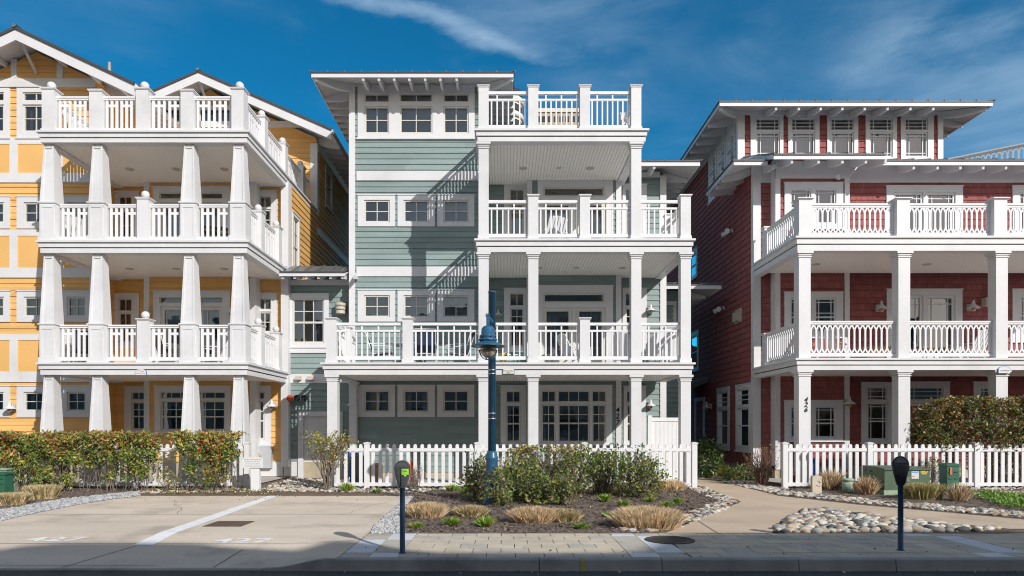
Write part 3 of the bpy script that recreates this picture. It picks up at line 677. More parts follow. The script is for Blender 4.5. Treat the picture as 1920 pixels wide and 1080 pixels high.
    for p in (561, 584):
        pb = MB(fv); x, z = xx(p, YV), zz(709, YV); pb.box(x - .09, x + .09, .045, .1, z - .07, z + .07); pb.prism([(.1, z + .07), (.22, z - .03), (.22, z - .07), (.1, z - .07)], x - .09, x + .09, 'a') if 0 else None
        pb.box(x - .09, x + .09, .1, .17, z - .06, z + .03); pb.build('vent_cover', 'vent_beige', H)
    return H, Dz
GH, GD = green_house()

# ------------------------------------------------------------------ yellow house
def gable_roof(H, xc, za, xe_l, xe_r, slope, y0, y1, thick=.12):
    """ridge along Y at xc; underside apex height za"""
    mb = MB()
    for xe, sg in ((xe_l, -1), (xe_r, 1)):
        ze = za - slope * abs(xe - xc); nz = thick
        u = [(xc, y0, za), (xe, y0, ze), (xe, y1, ze), (xc, y1, za)]; t = [(x, y, z + nz) for x, y, z in u]
        mb.face(u, 1); mb.face(t, 0); mb.face([u[1], u[2], t[2], t[1]], 2)
        rh = .34          # rake board with dark edge on top
        mb.face([(xc, y0 - .03, za - rh + .1), (xe, y0 - .03, ze - rh + .1), (xe, y0 - .03, ze + .06), (xc, y0 - .03, za + .06)], 1)
        mb.face([(xc, y0 + .02, za - rh + .1), (xe, y0 + .02, ze - rh + .1), (xe, y0 - .03, ze - rh + .1), (xc, y0 - .03, za - rh + .1)], 1)
        mb.face([(xc, y0 + .02, za - rh + .1), (xe, y0 + .02, ze - rh + .1), (xe, y0 + .02, ze + .06), (xc, y0 + .02, za + .06)], 1)
        mb.face([(xc, y0 - .07, za + .06), (xe, y0 - .07, ze + .06), (xe, y0 - .07, ze + thick + .02), (xc, y0 - .07, za + thick + .02)], 2)
        mb.face([(xc, y0 - .07, za + .06), (xe, y0 - .07, ze + .06), (xe, y0, ze + .06), (xc, y0, za + .06)], 2)
        mb.face([(xc, y0 - .07, za + thick + .02), (xe, y0 - .07, ze + thick + .02), (xe, y0 + .05, ze + thick + .02), (xc, y0 + .05, za + thick + .02)], 2)
        mb.box(min(xe, xe + .03 * sg), max(xe, xe + .03 * sg), y0 - .02, y1, ze - .06, ze + thick - .01, 1)
        n = int((y1 - y0) / .46)
        for j in range(n):
            y = y0 + .2 + j * .46; mb.tube([(xe + .06 * sg, y, ze + thick + .02), (xc, y, za + thick + .02)], .022, 4, 0)
        mb.tube([(xe + .05 * sg, y0, ze + .02), (xe + .05 * sg, y1, ze + .02)], .055, 8, 1)     # gutter
    mb.tube([(xc, y0 - .1, za + thick + .03), (xc, y1, za + thick + .03)], .06, 6, 0)
    return mb.build('roof', ['metal_roof', 'white_trim', 'roof_edge'], H)
def yellow_house():
    H = thing('yellow_house', 'yellow clapboard beach house on the left with gables and tapered white columns', 'house', (-11, 21, 0))
    YL, YB, YR, YF, YC = 20.4, 21.0, 21.4, 17.9, 21.2
    Dz = {4: (zz(266, YF), zz(244.5, YF)), 3: (zz(473.5, YF), zz(450.5, YF)), 2: (zz(702.5, YF), zz(679.5, YF))}
    xL, xr, xs = -20.0, -12.2, -6.72
    fl = Front(YL); WL = []
    def add(fr, Y, lst, o, us, **k):
        uu = [(*pxr(Y, *u[:4]), *u[4:]) for u in us]; lst += [u[:4] for u in uu]; window(H, fr, pxr(Y, *o), uu, **k)
    add(fl, YL, WL, (33, 165, 102, 259), [(44, 174, 91, 190, 2, 1, .035), (44, 197, 91, 248, 2, 2)], curtains=[None, 'sides'])
    add(fl, YL, WL, (-50, 165, 20, 259), [(-38, 174, 9, 190, 2, 1, .035), (-38, 197, 9, 248, 2, 2)], curtains=[None, 'sides'])
    for (cy0, cy1, uy0, uy1) in ((370, 429, 380, 418.5), (546.7, 604, 556.7, 594), (724.4, 782, 735, 771)):
        for (c0, c1, u0, u1) in ((-50, 20, -38, 9), (33, 102, 46, 90), (115.6, 171, 127, 162)):
            add(fl, YL, WL, (c0, cy0, c1, cy1), [(u0, uy0, u1, uy1, 2, 2)], sill=False, curtains=random.choice(['sides', 'top', 'left', 'blind']))
    za = zz(62, 19.6); xa = xx(33, 19.6); sl = .47
    mb = MB(fl); siding(mb, xL, xr, .5, zz(148, YL), WL, .192, .024); mb.build('wall', 'yellow_siding', H)
    mb = MB(fl); ztop = za - .12
    siding(mb, xL, xr, zz(148, YL), ztop, [], .192, .024, clip=lambda z: (max(xL, xa - (ztop - z) / sl), min(xr, xa + (ztop - z) / sl))); mb.build('gable_wall', 'yellow_siding', H)
    for y0, y1 in ((259.3, 271), (325, 343), (432, 443), (502.5, 521), (627, 638), (697, 716.5), (148, 165)): bx(H, 'trim_board', 'white_paint', fl, xL, xr, .001, .05 if y0 != 148 else .038, zz(y1, YL), zz(y0, YL))
    for y0, y1 in ((271, 325), (443, 502.5), (638, 697)):
        mb = MB(fl); mb.box(xL, xr, .0, .032, zz(y1, YL) + .001, zz(y0, YL) - .001); mb.build('flat_panel', 'yellow_panel', H)
        for p in (-60, 20, 104): bx(H, 'stile_board', 'white_paint', fl, xx(p, YL), xx(p + 15, YL), .033, .05, zz(y1, YL) + .0005, zz(y0, YL) - .0005)
    for p in (22, 108): bx(H, 'stile_board', 'white_paint', fl, xx(p, YL), xx(p + 11, YL), .001, .045, zz(147, YL), zz(112 if p == 22 else 120, YL))
    # pediment over the top windows
    pm = MB(fl); c_ = xx(26, YL); pm.prism([(xx(-30, YL), zz(165, YL)), (xx(82, YL), zz(165, YL)), (c_, zz(147, YL))], .0505, .075); pm.build('pediment', 'white_paint', H)
    e = East(xr); mb = MB(e); siding(mb, YL, 30, 5.0, 12.0, [], .192, .024); mb.build('wall', 'yellow_siding', H)
    mb = MB(e); siding(mb, YL, YR, .5, 5.0, [], .192, .024); mb.build('wall', 'yellow_siding', H)
    bx(H, 'corner_board', 'white_paint', fl, xr - .16, xr + .03, -.1, .055, .5, 11.7)
    rl = gable_roof(H, xa, za, xa - 3.6, xa + 3.4, sl, 19.55, 30)
    tails(rl, e, [20.9 + .5 * j for j in range(8)], (xa + 3.35) - xr, za - sl * 3.35, sl, h0=.2)
    lk = MB()
    for sg in (-1, 1):
        for dx in (.9, 1.9, 2.8):
            z = za - sl * dx; lk.box(xa + sg * dx - .04, xa + sg * dx + .04, 19.6, YL, z - .16, z - .02)
    lk.build('lookout', 'white_trim', rl)
    br = MB(); br.tube([(xa, 19.7, za - .15), (xa + .0, 20.38, za - .75)], .045, 4); br.build('brace', 'white_trim', rl)
    vp = MB(); vp.tube([(xx(205, 23), 23, 10.5), (xx(205, 23), 23, zz(117, 23))], .055, 10); vp.build('vent_pipe', 'white_paint', H)
    # bay, recesses
    frB, frR, frC = Front(YB), Front(YR), Front(YC); b0, b1 = xx(271, YB), xx(480, YB); WB, WR = [], []
    lv = Dz[3][1] - Dz[2][1]
    def addz(fr, Y, lst, o, us, dz, **k):
        oo = pxr(Y, *o); uu = []
        for u in us: q = pxr(Y, *u[:4]); uu.append((q[0], q[1], q[2] + dz, q[3] + dz, *u[4:]))
        lst += [u[:4] for u in uu]; window(H, fr, (oo[0], oo[1], oo[2] + dz, oo[3] + dz), uu, **k)
    for dz in (0, lv):
        addz(frR, YR, WR, (212, 552, 262, 650), [(223, 560, 248, 583.5, 2, 1, .03), (223, 586, 248, 642, 2, 2)], dz)
        addz(frB, YB, WB, (288, 547, 432, 686), [(300, 557, 418, 569, 3, 1, .03), (302, 575, 359, 684, 1, 1, .11), (361, 575, 418, 684, 2, 1, .11)], dz, curtains=[None, 'full', 'sides'], door=True, name='patio_door')
        addz(frR, YR, WR, (480, 551, 519.5, 630), [(484, 560, 509, 581, 2, 1, .03), (484, 584.5, 509, 623.5, 2, 2)], dz)
    add(frR, YR, WR, (234.5, 726, 282, 812), [(247.5, 735, 273, 749.5, 2, 1, .03), (247.5, 753, 273, 806, [.5], [(.47, .022), .74])], curtains=[None, 'right'])
    add(frB, YB, WB, (291, 725, 433, 809), [(302, 735, 358, 747.5, 3, 1, .03), (364, 735, 423, 747.5, 3, 1, .03), (302, 751, 358, 807, 2, [(.45, .02), .72]), (364, 751, 423, 807, 3, [(.45, .02), .72])], curtains=[None, None, 'sides', None])
    add(frR, YR, WR, (466.7, 725, 508.5, 833), [(472.7, 735, 496.5, 748, 2, 1, .03), (472.7, 751.5, 496.5, 824, [.5], [(.48, .022), .74])], curtains=[None, 'full'])
    mb = MB(frR); siding(mb, xr, b0, .5, 9.2, WR, .192, .024); mb.build('wall', 'yellow_siding', H)
    mb = MB(frR); siding(mb, b1, xs - .02, .5, 9.2, WR, .192, .024); mb.build('wall', 'yellow_siding', H)
    mb = MB(frB); siding(mb, b0 + .02, b1 - .02, .5, 9.2, WB, .192, .024); mb.build('wall', 'yellow_siding', H)
    for s in (b0, b1 - .17): bx(H, 'corner_board', 'white_paint', frB, s, s + .17, -.5, .045, .45, 9.2)
    MB().box(xs - .2, xs + .035, YC - .035, YR + .1, .35, 9.2).build('corner_board', 'white_paint', H)
    bx(H, 'foundation', 'foundation', frR, xr, xs, -.1, .0, -.2, .5); bx(H, 'foundation', 'foundation', frB, b0, b1, -.3, .0, -.2, .5); bx(H, 'foundation', 'foundation', fl, xL, xr, -.1, .0, -.2, .5)
    bx(H, 'base_board', 'white_paint', frR, b1, xs - .2, .0, .04, zz(893, YR), .499)
    # side wall towards the green house, upper gable set back over the roof deck
    es = East(xs); YG = 24.5; ws = []
    def sw(y0, y1, z0, z1, c, r): ws.append((y0 + .1, y1 - .1, z0 + .1, z1 - .1)); window(H, es, (y0, y1, z0, z1), [(y0 + .1, y1 - .1, z0 + .1, z1 - .1, c, r)])
    sw(21.6, 22.35, 6.35, 8.4, 2, [(.5, .025), .75]); sw(26.2, 27.1, 6.7, 7.6, 2, 1); sw(25.6, 26.6, 9.9, 11.4, 2, [(.6, .025)])
    mb = MB(es); siding(mb, YC + .14, YG, .5, 9.2, ws, .192, .024); mb.build('wall', 'yellow_siding', H)
    mb = MB(es); siding(mb, YG, 36, .5, 11.6, ws, .192, .024); mb.build('wall', 'yellow_siding', H)
    bx(H, 'trim_board', 'white_paint', es, YG, 36, .001, .045, 8.5, 8.75)
    fg = Front(YG); za2 = zz(140, 23.6); xa2 = xx(373, 23.6); xe2 = xx(622, 23.6); s2 = (za2 - zz(249, 23.6)) / (xe2 - xa2)
    wg = []
    o = pxr(YG, 190, 200, 468, 262); us = [pxr(YG, p0, 207, p1, 262) for p0, p1 in ((196, 283), (287, 373), (377, 462))]; wg += us
    window(H, fg, o, [(*u, 1, 1, .05) for u in us], door=True, name='patio_door', sash_mat='meter_dark')
    zt = za2 - .14
    mb = MB(fg); siding(mb, xr, xs, 9.3, 16, wg, .192, .024, clip=lambda z: (max(xr, xa2 - (zt - z) / s2), min(xs, xa2 + (zt - z) / s2))); mb.build('gable_wall', 'yellow_siding', H)
    bx(H, 'trim_board', 'white_paint', fg, xa2 - 3.5, xs - .22, .001, .045, zz(258, YG) + .35, zz(246, YG) + .35)
    bx(H, 'corner_board', 'white_paint', fg, xs - .22, xs + .035, -.2, .05, 9.2, 11.75)
    rg = gable_roof(H, xa2, za2, xa2 - (xe2 - xa2), xe2, s2, 23.6, 36)
    tails(rg, es, [24.8 + .5 * j for j in range(22)], xe2 - xs, zz(249, 23.6), s2, h0=.24)
    bg = MB(); bg.tube([(xa2, 23.65, za2 - .2), (xa2, 24.48, za2 - .9)], .05, 4); bg.build('brace', 'white_trim', rg)
    # balconies
    x0, x1 = xx(72, YF), xx(463, YF)
    d4 = deck(H, x0, x1 + .02, YF, YG - .03, *Dz[4], [(x0 + .27, x1 - .25, YF + .3, YR - .03)])
    d3 = deck(H, x0, x1 + .02, YF, YR - .03, *Dz[3], [(x0 + .27, x1 - .25, YF + .3, YR - .03)])
    d2 = deck(H, x0, x1 + .02, YF, YR - .03, *Dz[2], [(x0 + .27, x1 - .25, YF + .3, YR - .03)])
    z1, z2, z3 = Dz[2][1], Dz[3][1], Dz[4][1]; cy = 18.17
    X = lambda a, b: (xx(a, 18.0) + xx(b, 18.0)) / 2
    cols = [X(74, 106), X(165, 198), X(338, 369), X(431, 462)]; mid = X(254, 279)
    for x in cols:
        tapered_column(d2, x, cy, -.05, Dz[2][0], 0)
        tapered_column(d3, x, cy, z1, Dz[3][0], 1.0); tapered_column(d4, x, cy, z2, Dz[4][0], 1.0)
    for d, z in ((d2, z1), (d3, z2)):
        post(d, mid, cy, z, 1.17, .30, .105); fr_ = Front(cy); P = sorted(cols + [mid])
        for a, b in zip(P, P[1:]): rail_flat(d, fr_, a + (.15 if a == mid else .22), b - (.15 if b == mid else .22), z, 1.02)
        fe = East(cols[3] + .08); ys = [cy + .22, 19.25, 20.75]
        for y in ys[1:]: post(d, cols[3] + .08, y, z, 1.17, .28, .10)
        rail_flat(d, fe, ys[0], ys[1] - .14, z, 1.02); rail_flat(d, fe, ys[1] + .14, ys[2] - .14, z, 1.02); rail_flat(d, fe, ys[2] + .14, YC - .04, z, 1.02)
        fw = West(cols[0] - .08); rail_flat(d, fw, cy + .22, YL - .05, z, 1.02)
    tp = [(X(77, 101), 1), (X(166, 190), 0), (X(253, 278), 1), (X(338, 361), 0), (X(432, 458), 1)]; fr_ = Front(cy)
    for x, b in tp: post(d4, x, cy, z3, 1.13 + .05 * b, .32, .11 * b)
    for (a, _), (b, _) in zip(tp, tp[1:]): rail_flat(d4, fr_, a + .16, b - .16, z3, 1.0)
    fe = East(tp[4][0] + .02); ys = [cy, 19.75, 21.6, 23.5]
    for y in ys[1:]: post(d4, tp[4][0] + .02, y, z3, 1.17, .28, .10)
    for a, b in zip(ys, ys[1:]): rail_flat(d4, fe, a + .16, b - .14, z3, 1.0)
    rail_flat(d4, fe, 23.64, 24.4, z3, 1.0)
    rail_flat(d4, West(tp[0][0]), cy + .16, YL - .05, z3, 1.0)
    for d, z in ((d4, Dz[4][0]), (d3, Dz[3][0])):
        for p, yy in ((229, 19.9), (318, 19.9), (410, 19.9)): downlight(d, xx(p, 19.5), yy, z + .04)
    xs_, zs = xx(264, YF), zz(703, YF)
    out = [(-.14, 0), (.14, 0), (.14, .085), (.11, .125), (.06, .148), (-.06, .148), (-.11, .125), (-.14, .085)]
    sg = MB(Front(YF + .02)); sg.prism([(xs_ + a * 1.08, zs - .008 + b * 1.1) for a, b in out], .0, .02, m=1); sg.prism([(xs_ + a, zs + b) for a, b in out], .02, .026, m=0)
    s_ = sg.build('name_sign', ['white_paint', 'sign_blue'], d2)
    text_mesh('sign_lettering', 'Sandy Shores', .043, 'stone_rose', lambda x, y, z: (xs_ + x, YF - .008 - z, zs + .045 + y), s_, .001)
    wv = MB(Front(YF + .02))
    for k in range(6): a = -.09 + .03 * k; wv.prism([(xs_ + a, zs + .095 + .01 * math.sin(k)), (xs_ + a + .03, zs + .095 + .01 * math.sin(k + 1)), (xs_ + a + .03, zs + .11 + .01 * math.sin(k + 1)), (xs_ + a, zs + .11 + .01 * math.sin(k))], .0262, .028)
    wv.build('sign_emblem', 'wood_tan', s_)
    lantern(H, frR, xx(513, YR), zz(760, YR), 1.1); lantern(H, fl, xx(26, YL), zz(764, YL), 1.1); lantern(H, frB, xx(287, YB) - .1, zz(588, YB), .9); lantern(H, frB, xx(436, YB), zz(588, YB), .9)
    # electricity cabinet with round meter
    em = MB(frR); a, b, c, d = pxr(YR, 478, 836, 512, 877); em.box(a, b, .04, .2, c, d); em.box(a + .26, a + .27, .2, .206, c, d); o = em.build('electric_cabinet', 'electric_grey', H)
    g = MB(); cx, cz = xx(485, YR - .25), zz(853, YR - .25); g.tube([(cx, YR - .2, cz), (cx, YR - .24, cz)], .1, 16); g.tube([(cx, YR - .24, cz), (cx, YR - .33, cz)], [.085, .06], 16); g.build('meter_dial', 'vent_beige', o)
    return H, Dz
YH, YD = yellow_house()

# ------------------------------------------------------------------ red house
def red_house():
    H = thing('red_house', 'dark red shingled beach house on the right with lattice arch railings', 'house', (13, 21, 0))
    YB, YR, YF, YU = 20.75, 21.1, 17.9, 22.5
    Dz = {3: (zz(469.5, YF), zz(442.5, YF)), 2: (zz(693.5, YF), zz(671, YF))}
    xw, xe = 7.72, 17.5
    frB, frR, frU = Front(YB), Front(YR), Front(YU); b0, b1 = xx(1453, YB), xx(1592, YB); WB, WR, WU = [], [], []
    def add(fr, Y, lst, o, us, **k):
        uu = [(*pxr(Y, *u[:4]), *u[4:]) for u in us]; lst += [u[:4] for u in uu]; window(H, fr, pxr(Y, *o), uu, sash_mat='white_trim', **k)
    P2 = PRAIRIE
    for (cy0, cy1, uy0, uy1) in ((344, 428, 354, 420), (549, 632, 558.7, 625), (751.8, 826, 761.4, 821)):
        add(frB, YB, WB, (1470, cy0, 1580, cy1), [(1481, uy0, 1520, uy1, P2[0], [(.45, .022), .58, .92]), (1527, uy0, 1567, uy1, P2[0], [(.45, .022), .58, .92])], curtains=random.choice([None, ['sides', None], [None, 'top']]))
    add(frR, YR, WR, (1661, 350, 1804, 446), [(1675, 361, 1730, 443, P2[0], [.9], .07), (1736, 361, 1790, 443, P2[0], [.9], .07)], door=True, name='patio_door', curtains=['full', 'full'])
    add(frR, YR, WR, (1661.4, 543.5, 1803, 671), [(1675, 554, 1730, 669, P2[0], [.9], .09), (1735, 554, 1790, 669, P2[0], [.9], .09)], door=True, name='patio_door', curtains=['left', 'right'])
    for y0, y1, a, b in ((350, 440, 361, 432), (543.5, 640, 555, 630)): add(frR, YR, WR, (1897, y0, 1972, y1), [(1910, a, 1959, b, P2[0], [(.5, .022), .6, .92])])
    add(frR, YR, WR, (1613.7, 718, 1677, 830), [(1625, 726, 1663, 751, P2[0], [.25, .75], .035), (1625, 755, 1664, 825, P2[0], [(.5, .022), .58, .93])], curtains=[None, 'top'])
    add(frR, YR, WR, (1695, 717, 1779.5, 758), [(1705, 726, 1768, 750.5, [.12, .88], [.3, .7], .035)])
    add(frR, YR, WR, (1824, 717, 1887, 790), [(1836.5, 726, 1877.5, 780, P2[0], [(.5, .022), .6, .9])])
    zw = 9.75
    mb = MB(frR); siding(mb, xw, b0, .4, zw, WR, .2, .02); mb.build('wall', 'red_shingle', H)
    mb = MB(frR); siding(mb, b1, xe, .4, zw, WR, .2, .02); mb.build('wall', 'red_shingle', H)
    mb = MB(frB); siding(mb, b0 + .02, b1 - .02, .4, zw, WB, .2, .02); mb.build('wall', 'red_shingle', H)
    for s in (b0, b1 - .15): bx(H, 'corner_board', 'white_paint', frB, s, s + .15, -.4, .04, .3, zw)
    MB().box(xw - .035, xw + .2, YR - .045, YR + .14, .0, zw).build('corner_board', 'white_paint', H)
    for f, a, b in ((frR, xw, xe), (frB, b0, b1)): bx(H, 'foundation', 'foundation', f, a, b, -.25, .0, -.1, .4)
    # long side wall facing the alley
    ww = West(xw); ws = []
    def sw(y0, y1, z0, z1, units, m=.11):
        us = [(y0 + m, y1 - m, a, b, P2[0], r) for a, b, r in units]; ws.extend(u[:4] for u in us); window(H, ww, (y0, y1, z0, z1), us, sash_mat='white_trim')
    sw(21.25, 22.65, .82, 2.95, [(.95, 2.2, [(.55, .022)]), (2.27, 2.82, [.33, .66])]); sw(23.3, 24.65, .82, 2.95, [(.95, 2.2, [(.55, .022)]), (2.27, 2.82, [.33, .66])])
    sw(27.0, 28.6, 3.85, 5.4, [(3.95, 5.28, [(.5, .022)])]); sw(27.2, 28.6, 7.6, 8.75, [(7.7, 8.63, [(.5, .022)])])
    for y in (22.72, 23.72, 24.72): sw(y, y + .92, 9.95, 11.6, [(10.05, 11.0, [.15, .85]), (11.06, 11.5, [.3, .7])], .1)
    mb = MB(ww); siding(mb, YR + .15, YU, .4, zw, ws, .2, .02); mb.build('wall', 'red_shingle', H)
    mb = MB(ww); siding(mb, YU, 34, .4, 11.9, ws, .2, .02); mb.build('wall', 'red_shingle', H)
    bx(H, 'foundation', 'foundation', ww, YR, 34, -.2, .0, -.1, .4)
    # upper storey
    for i, (c0, c1, u0, u1) in enumerate(((1406.6, 1468, 1417, 1461.5), (1477, 1535.5, 1483.6, 1527.5), (1550, 1608, 1557, 1600.5), (1622, 1680.6, 1629.5, 1672.6), (1688, 1749.6, 1696, 1738.5))):
        add(frU, YU, WU, (c0, 218, c1, 303), [(u0, 222.8, u1, 245, P2[0], [.3, .7], .035), (u0, 248, u1, 295, P2[0], [.12, .88])], sill=False, curtains=[None, 'full'])
    ux1 = xx(1765, YU); zu = zz(203, YU)
    mb = MB(frU); siding(mb, xw, ux1, 9.6, zu, WU, .2, .02); mb.build('wall', 'red_shingle', H)
    MB().box(xw - .035, xw + .2, YU - .05, YU + .14, 9.6, zu).build('corner_board', 'white_paint', H); MB().box(ux1 - .14, ux1 + .035, YU - .05, YU + .14, 9.6, zu).build('corner_board', 'white_paint', H)
    bx(H, 'frieze_board', 'white_trim', frU, xw + .2, ux1 - .14, .0, .06, zz(218, YU) + .032, zu); bx(H, 'frieze_board', 'white_trim', ww, YU + .15, 34, .0, .05, 11.62, 11.9)
    eu = East(ux1); mb = MB(eu); siding(mb, YU + .14, 33, 9.6, zu, [], .2, .02); mb.build('wall', 'red_shingle', H)
    ze = zz(197, 21.5); r1 = hip_roof(H, xw - .93, ux1 + .98, 21.5, 34.9, ze, .26, .5)
    tails(r1, frU, [xx(p, 22) for p in (1445, 1487, 1527, 1567, 1608, 1650, 1692, 1734)], .96, ze, .26, h0=.18, h1=.13); tails(r1, ww, [YU + .35 + .72 * j for j in range(16)], .9, ze, .26, h0=.22, h1=.13); tails(r1, eu, [YU + .35 + .72 * j for j in range(9)], .94, ze, .26, h0=.22, h1=.13)
    for cx, sx in ((xw, -1), (ux1, 1)):
        mb = MB(); pr = [(o * 1.36, z) for o, z in tail_profile(.92, .26, .2, .12)]; t = .035
        A = [(cx + sx * o * .707 + t, YU - o * .707 + t * sx, z + ze) for o, z in pr]; B = [(cx + sx * o * .707 - t, YU - o * .707 - t * sx, z + ze) for o, z in pr]
        mb.face(A); mb.face(B)
        for q in range(len(pr)): j = (q + 1) % len(pr); mb.face([A[q], A[j], B[j], B[q]])
        mb.build('rafter_tail', 'white_trim', r1)
    # skirt roof over the third storey: front, bay projection and short west return
    zs = zz(308, 20.2); k = .36; mb = MB()
    def skirt(xa, xb, y0, y1, z0, front=True):
        dz = k * (y1 - y0)
        mb.face([(xa, y0, z0), (xb, y0, z0), (xb, y1, z0 + dz), (xa, y1, z0 + dz)], 1); mb.face([(xa, y0 - .03, z0 + .1), (xb, y0 - .03, z0 + .1), (xb, y1, z0 + dz + .1), (xa, y1, z0 + dz + .1)], 0)
        mb.box(xa, xb, y0 - .015, y0 + .02, z0 - .03, z0 + .085, 1); mb.box(xa - .001, xb + .001, y0 - .05, y0 + .021, z0 + .0851, z0 + .125, 2)
        n = int((xb - xa) / .5)
        for j in range(n + 1): x = xa + .08 + j * (xb - xa - .16) / max(1, n); mb.tube([(x, y0 - .06, z0 + .13), (x, y1, z0 + dz + .13)], .022, 4, 0)
        for x in (xa, xb): mb.face([(x, y0, z0), (x, y0, z0 + .1), (x, y1, z0 + dz + .1), (x, y1, z0 + dz)], 1)
    bxa, bxb = xx(1449, 19.8), xx(1658, 19.8); zb = zs
    skirt(bxb, xe + .6, 20.2, YU - .01, zs); skirt(bxa, bxb, 19.75, YU - .012, zb - .0)
    xo = xw - .92; mb.box(xo, bxa, 20.2 - .015, 20.22, zs - .03, zs + .085, 1); mb.box(xo - .03, bxa, 20.15, 20.221, zs + .0851, zs + .125, 2)
    kz = .36 * .92; ye = 22.9       # west return: slope up towards the wall
    mb.face([(xo, 20.2, zs), (xw, 21.1, zs + kz), (xw, ye, zs + kz), (xo, ye, zs)], 1); mb.face([(xo, 20.2, zs + .1), (xw, 21.1, zs + kz + .1), (xw, ye, zs + kz + .1), (xo, ye, zs + .1)], 0)
    mb.face([(xo, 20.2, zs), (bxa, 20.2, zs), (bxa, YU - .02, zs + k * 2.28), (xw, YU - .02, zs + k * 2.28), (xw, 21.1, zs + kz)], 1); mb.face([(xo, 20.2, zs + .1), (bxa, 20.2, zs + .1), (bxa, YU - .02, zs + k * 2.28 + .1), (xw, YU - .02, zs + k * 2.28 + .1), (xw, 21.1, zs + kz + .1)], 0)
    mb.box(xo - .015, xo + .02, 20.2, ye, zs - .03, zs + .084, 1); mb.box(xo - .05, xo + .021, 20.2, ye, zs + .0845, zs + .124, 2); mb.face([(xo, ye, zs), (xw, ye, zs), (xw, ye, zs + kz + .1), (xo, ye, zs + .1)], 1)
    for j in range(5): y = 20.6 + .5 * j; mb.tube([(xo - .06, y, zs + .13), (xw, y, zs + kz + .13)], .022, 4, 0)
    rs = mb.build('skirt_roof', ['metal_roof', 'white_trim', 'roof_edge'], H)
    tails(rs, frB, [xx(p, 20.2) for p in (1474, 1523, 1567, 1610, 1646)], .98, zb, k, h0=.22, h1=.13); tails(rs, frR, [xx(p, 20.6) for p in (1700, 1744, 1786, 1828, 1870, 1912, 1954)], .88, zs, k, h0=.22, h1=.13); tails(rs, ww, [21.35, 22.0, 22.7], .9, zs, k, h0=.22, h1=.13); tails(rs, frR, [xw + .3], .88, zs, k, h0=.22)
    for f, a, b in ((frR, b1, xe), (frB, b0, b1), (frR, xw + .2, b0)): bx(H, 'frieze_board', 'white_trim', f, a, b, .0, .05, zz(343, YR), zs + .3)
    # roof deck railing far right
    rp = MB(); a = (14.5, 22.9); b = (17.3, 20.7)
    import types
    dx, dy = b[0] - a[0], b[1] - a[1]; l = math.hypot(dx, dy); ux, uy = dx / l, dy / l
    frD = types.SimpleNamespace(p=lambda s, d, z: (a[0] + ux * s - uy * d, a[1] + uy * s + ux * d, z))
    rail_arch(H, frD, 0, l, zz(272, 21.4) - .92, 1.0)
    # balconies
    x0 = xx(1494, YF); x1 = 17.6
    d3 = deck(H, x0, x1, YF, YR - .03, *Dz[3], [(x0 + .27, x1 - .27, YF + .3, YB - .03)]); d2 = deck(H, x0, x1, YF, YR - .03, *Dz[2], [(x0 + .27, x1 - .27, YF + .3, YB - .03)])
    X = lambda p, q: (xx(p, 18.0) + xx(q, 18.0)) / 2
    cx = [X(1497, 1520), X(1683, 1707), X(1866, 1890), 15.9]; cy = 18.14; cw = .31
    for x in cx: column(d2, x, cy, -.05, Dz[2][0], cw); column(d3, x, cy, Dz[2][1], Dz[3][0], cw, base=False)
    px3 = [X(1497, 1522), X(1680, 1706), X(1862, 1888), 15.9]
    for x in px3: post(d3, x, cy, Dz[3][1], 1.03, .34, 0, cap=.05)
    fr_ = Front(cy)
    for a_, b_ in zip(px3, px3[1:]): rail_arch(d3, fr_, a_ + .17, b_ - .17, Dz[3][1], .92)
    for a_, b_ in zip(cx, cx[1:]): rail_arch(d2, fr_, a_ + cw / 2, b_ - cw / 2, Dz[2][1], 1.0)
    for d, z, h in ((d3, Dz[3][1], .92), (d2, Dz[2][1], 1.0)):
        fe = East(cx[0] - .02); rail_arch(d, fe, cy + .17, 20.4, z, h); post(d, cx[0] - .02, 20.55, z, 1.0, .2)
    for p in (1530, 1738): downlight(d3, xx(p, 19.6), 19.6, Dz[3][0] + .04)
    xs_, zs_ = xx(1883, YF), zz(699.5, YF); out = [(-.15, 0), (.15, 0), (.15, .11), (.10, .15), (.04, .165), (-.04, .165), (-.10, .15), (-.15, .11)]
    sg = MB(Front(YF + .02)); sg.prism([(xs_ + a_ * 1.08, zs_ - .008 + b_ * 1.1) for a_, b_ in out], .0, .02, m=1); sg.prism([(xs_ + a_, zs_ + b_) for a_, b_ in out], .02, .026, m=0)
    s_ = sg.build('name_sign', ['white_paint', 'sign_blue'], d2); text_mesh('sign_lettering', 'Tropical North', .042, 'black', lambda x, y, z: (xs_ + x, YF - .008 - z, zs_ + .062 + y), s_, .001)
    for i, ch in enumerate('426'): text_mesh('house_number', ch, .17, 'black', lambda x, y, z, i=i: (xx(1510.5, 17.98) + x, cy - cw / 2 - .01 - z, zz(749.5 + 9.5 * i, 17.98) + y), H, .007, .3, .003)
    lantern(H, frR, xx(1646, YR), zz(578, YR), 1.2); lantern(H, frR, xx(1817, YR), zz(577, YR), 1.2); lantern(H, frB, b1 - .09, zz(755, YB), 1.2)
    ac = MB(frR); a_, b_, c_, d_ = pxr(YR, 1839, 560, 1862, 575); ac.box(a_, b_, .0, .22, c_, d_); ac.box(a_ + .03, b_ - .03, .22, .23, c_ + .03, d_ - .03); ac.build('vent_box', 'vent_beige', H)
    vb = MB(ww); vb.box(22.1, 22.7, .0, .05, 5.0, 5.45); vb.box(22.2, 22.6, .05, .16, 5.05, 5.35); vb.build('side_vent', 'vent_beige', H)
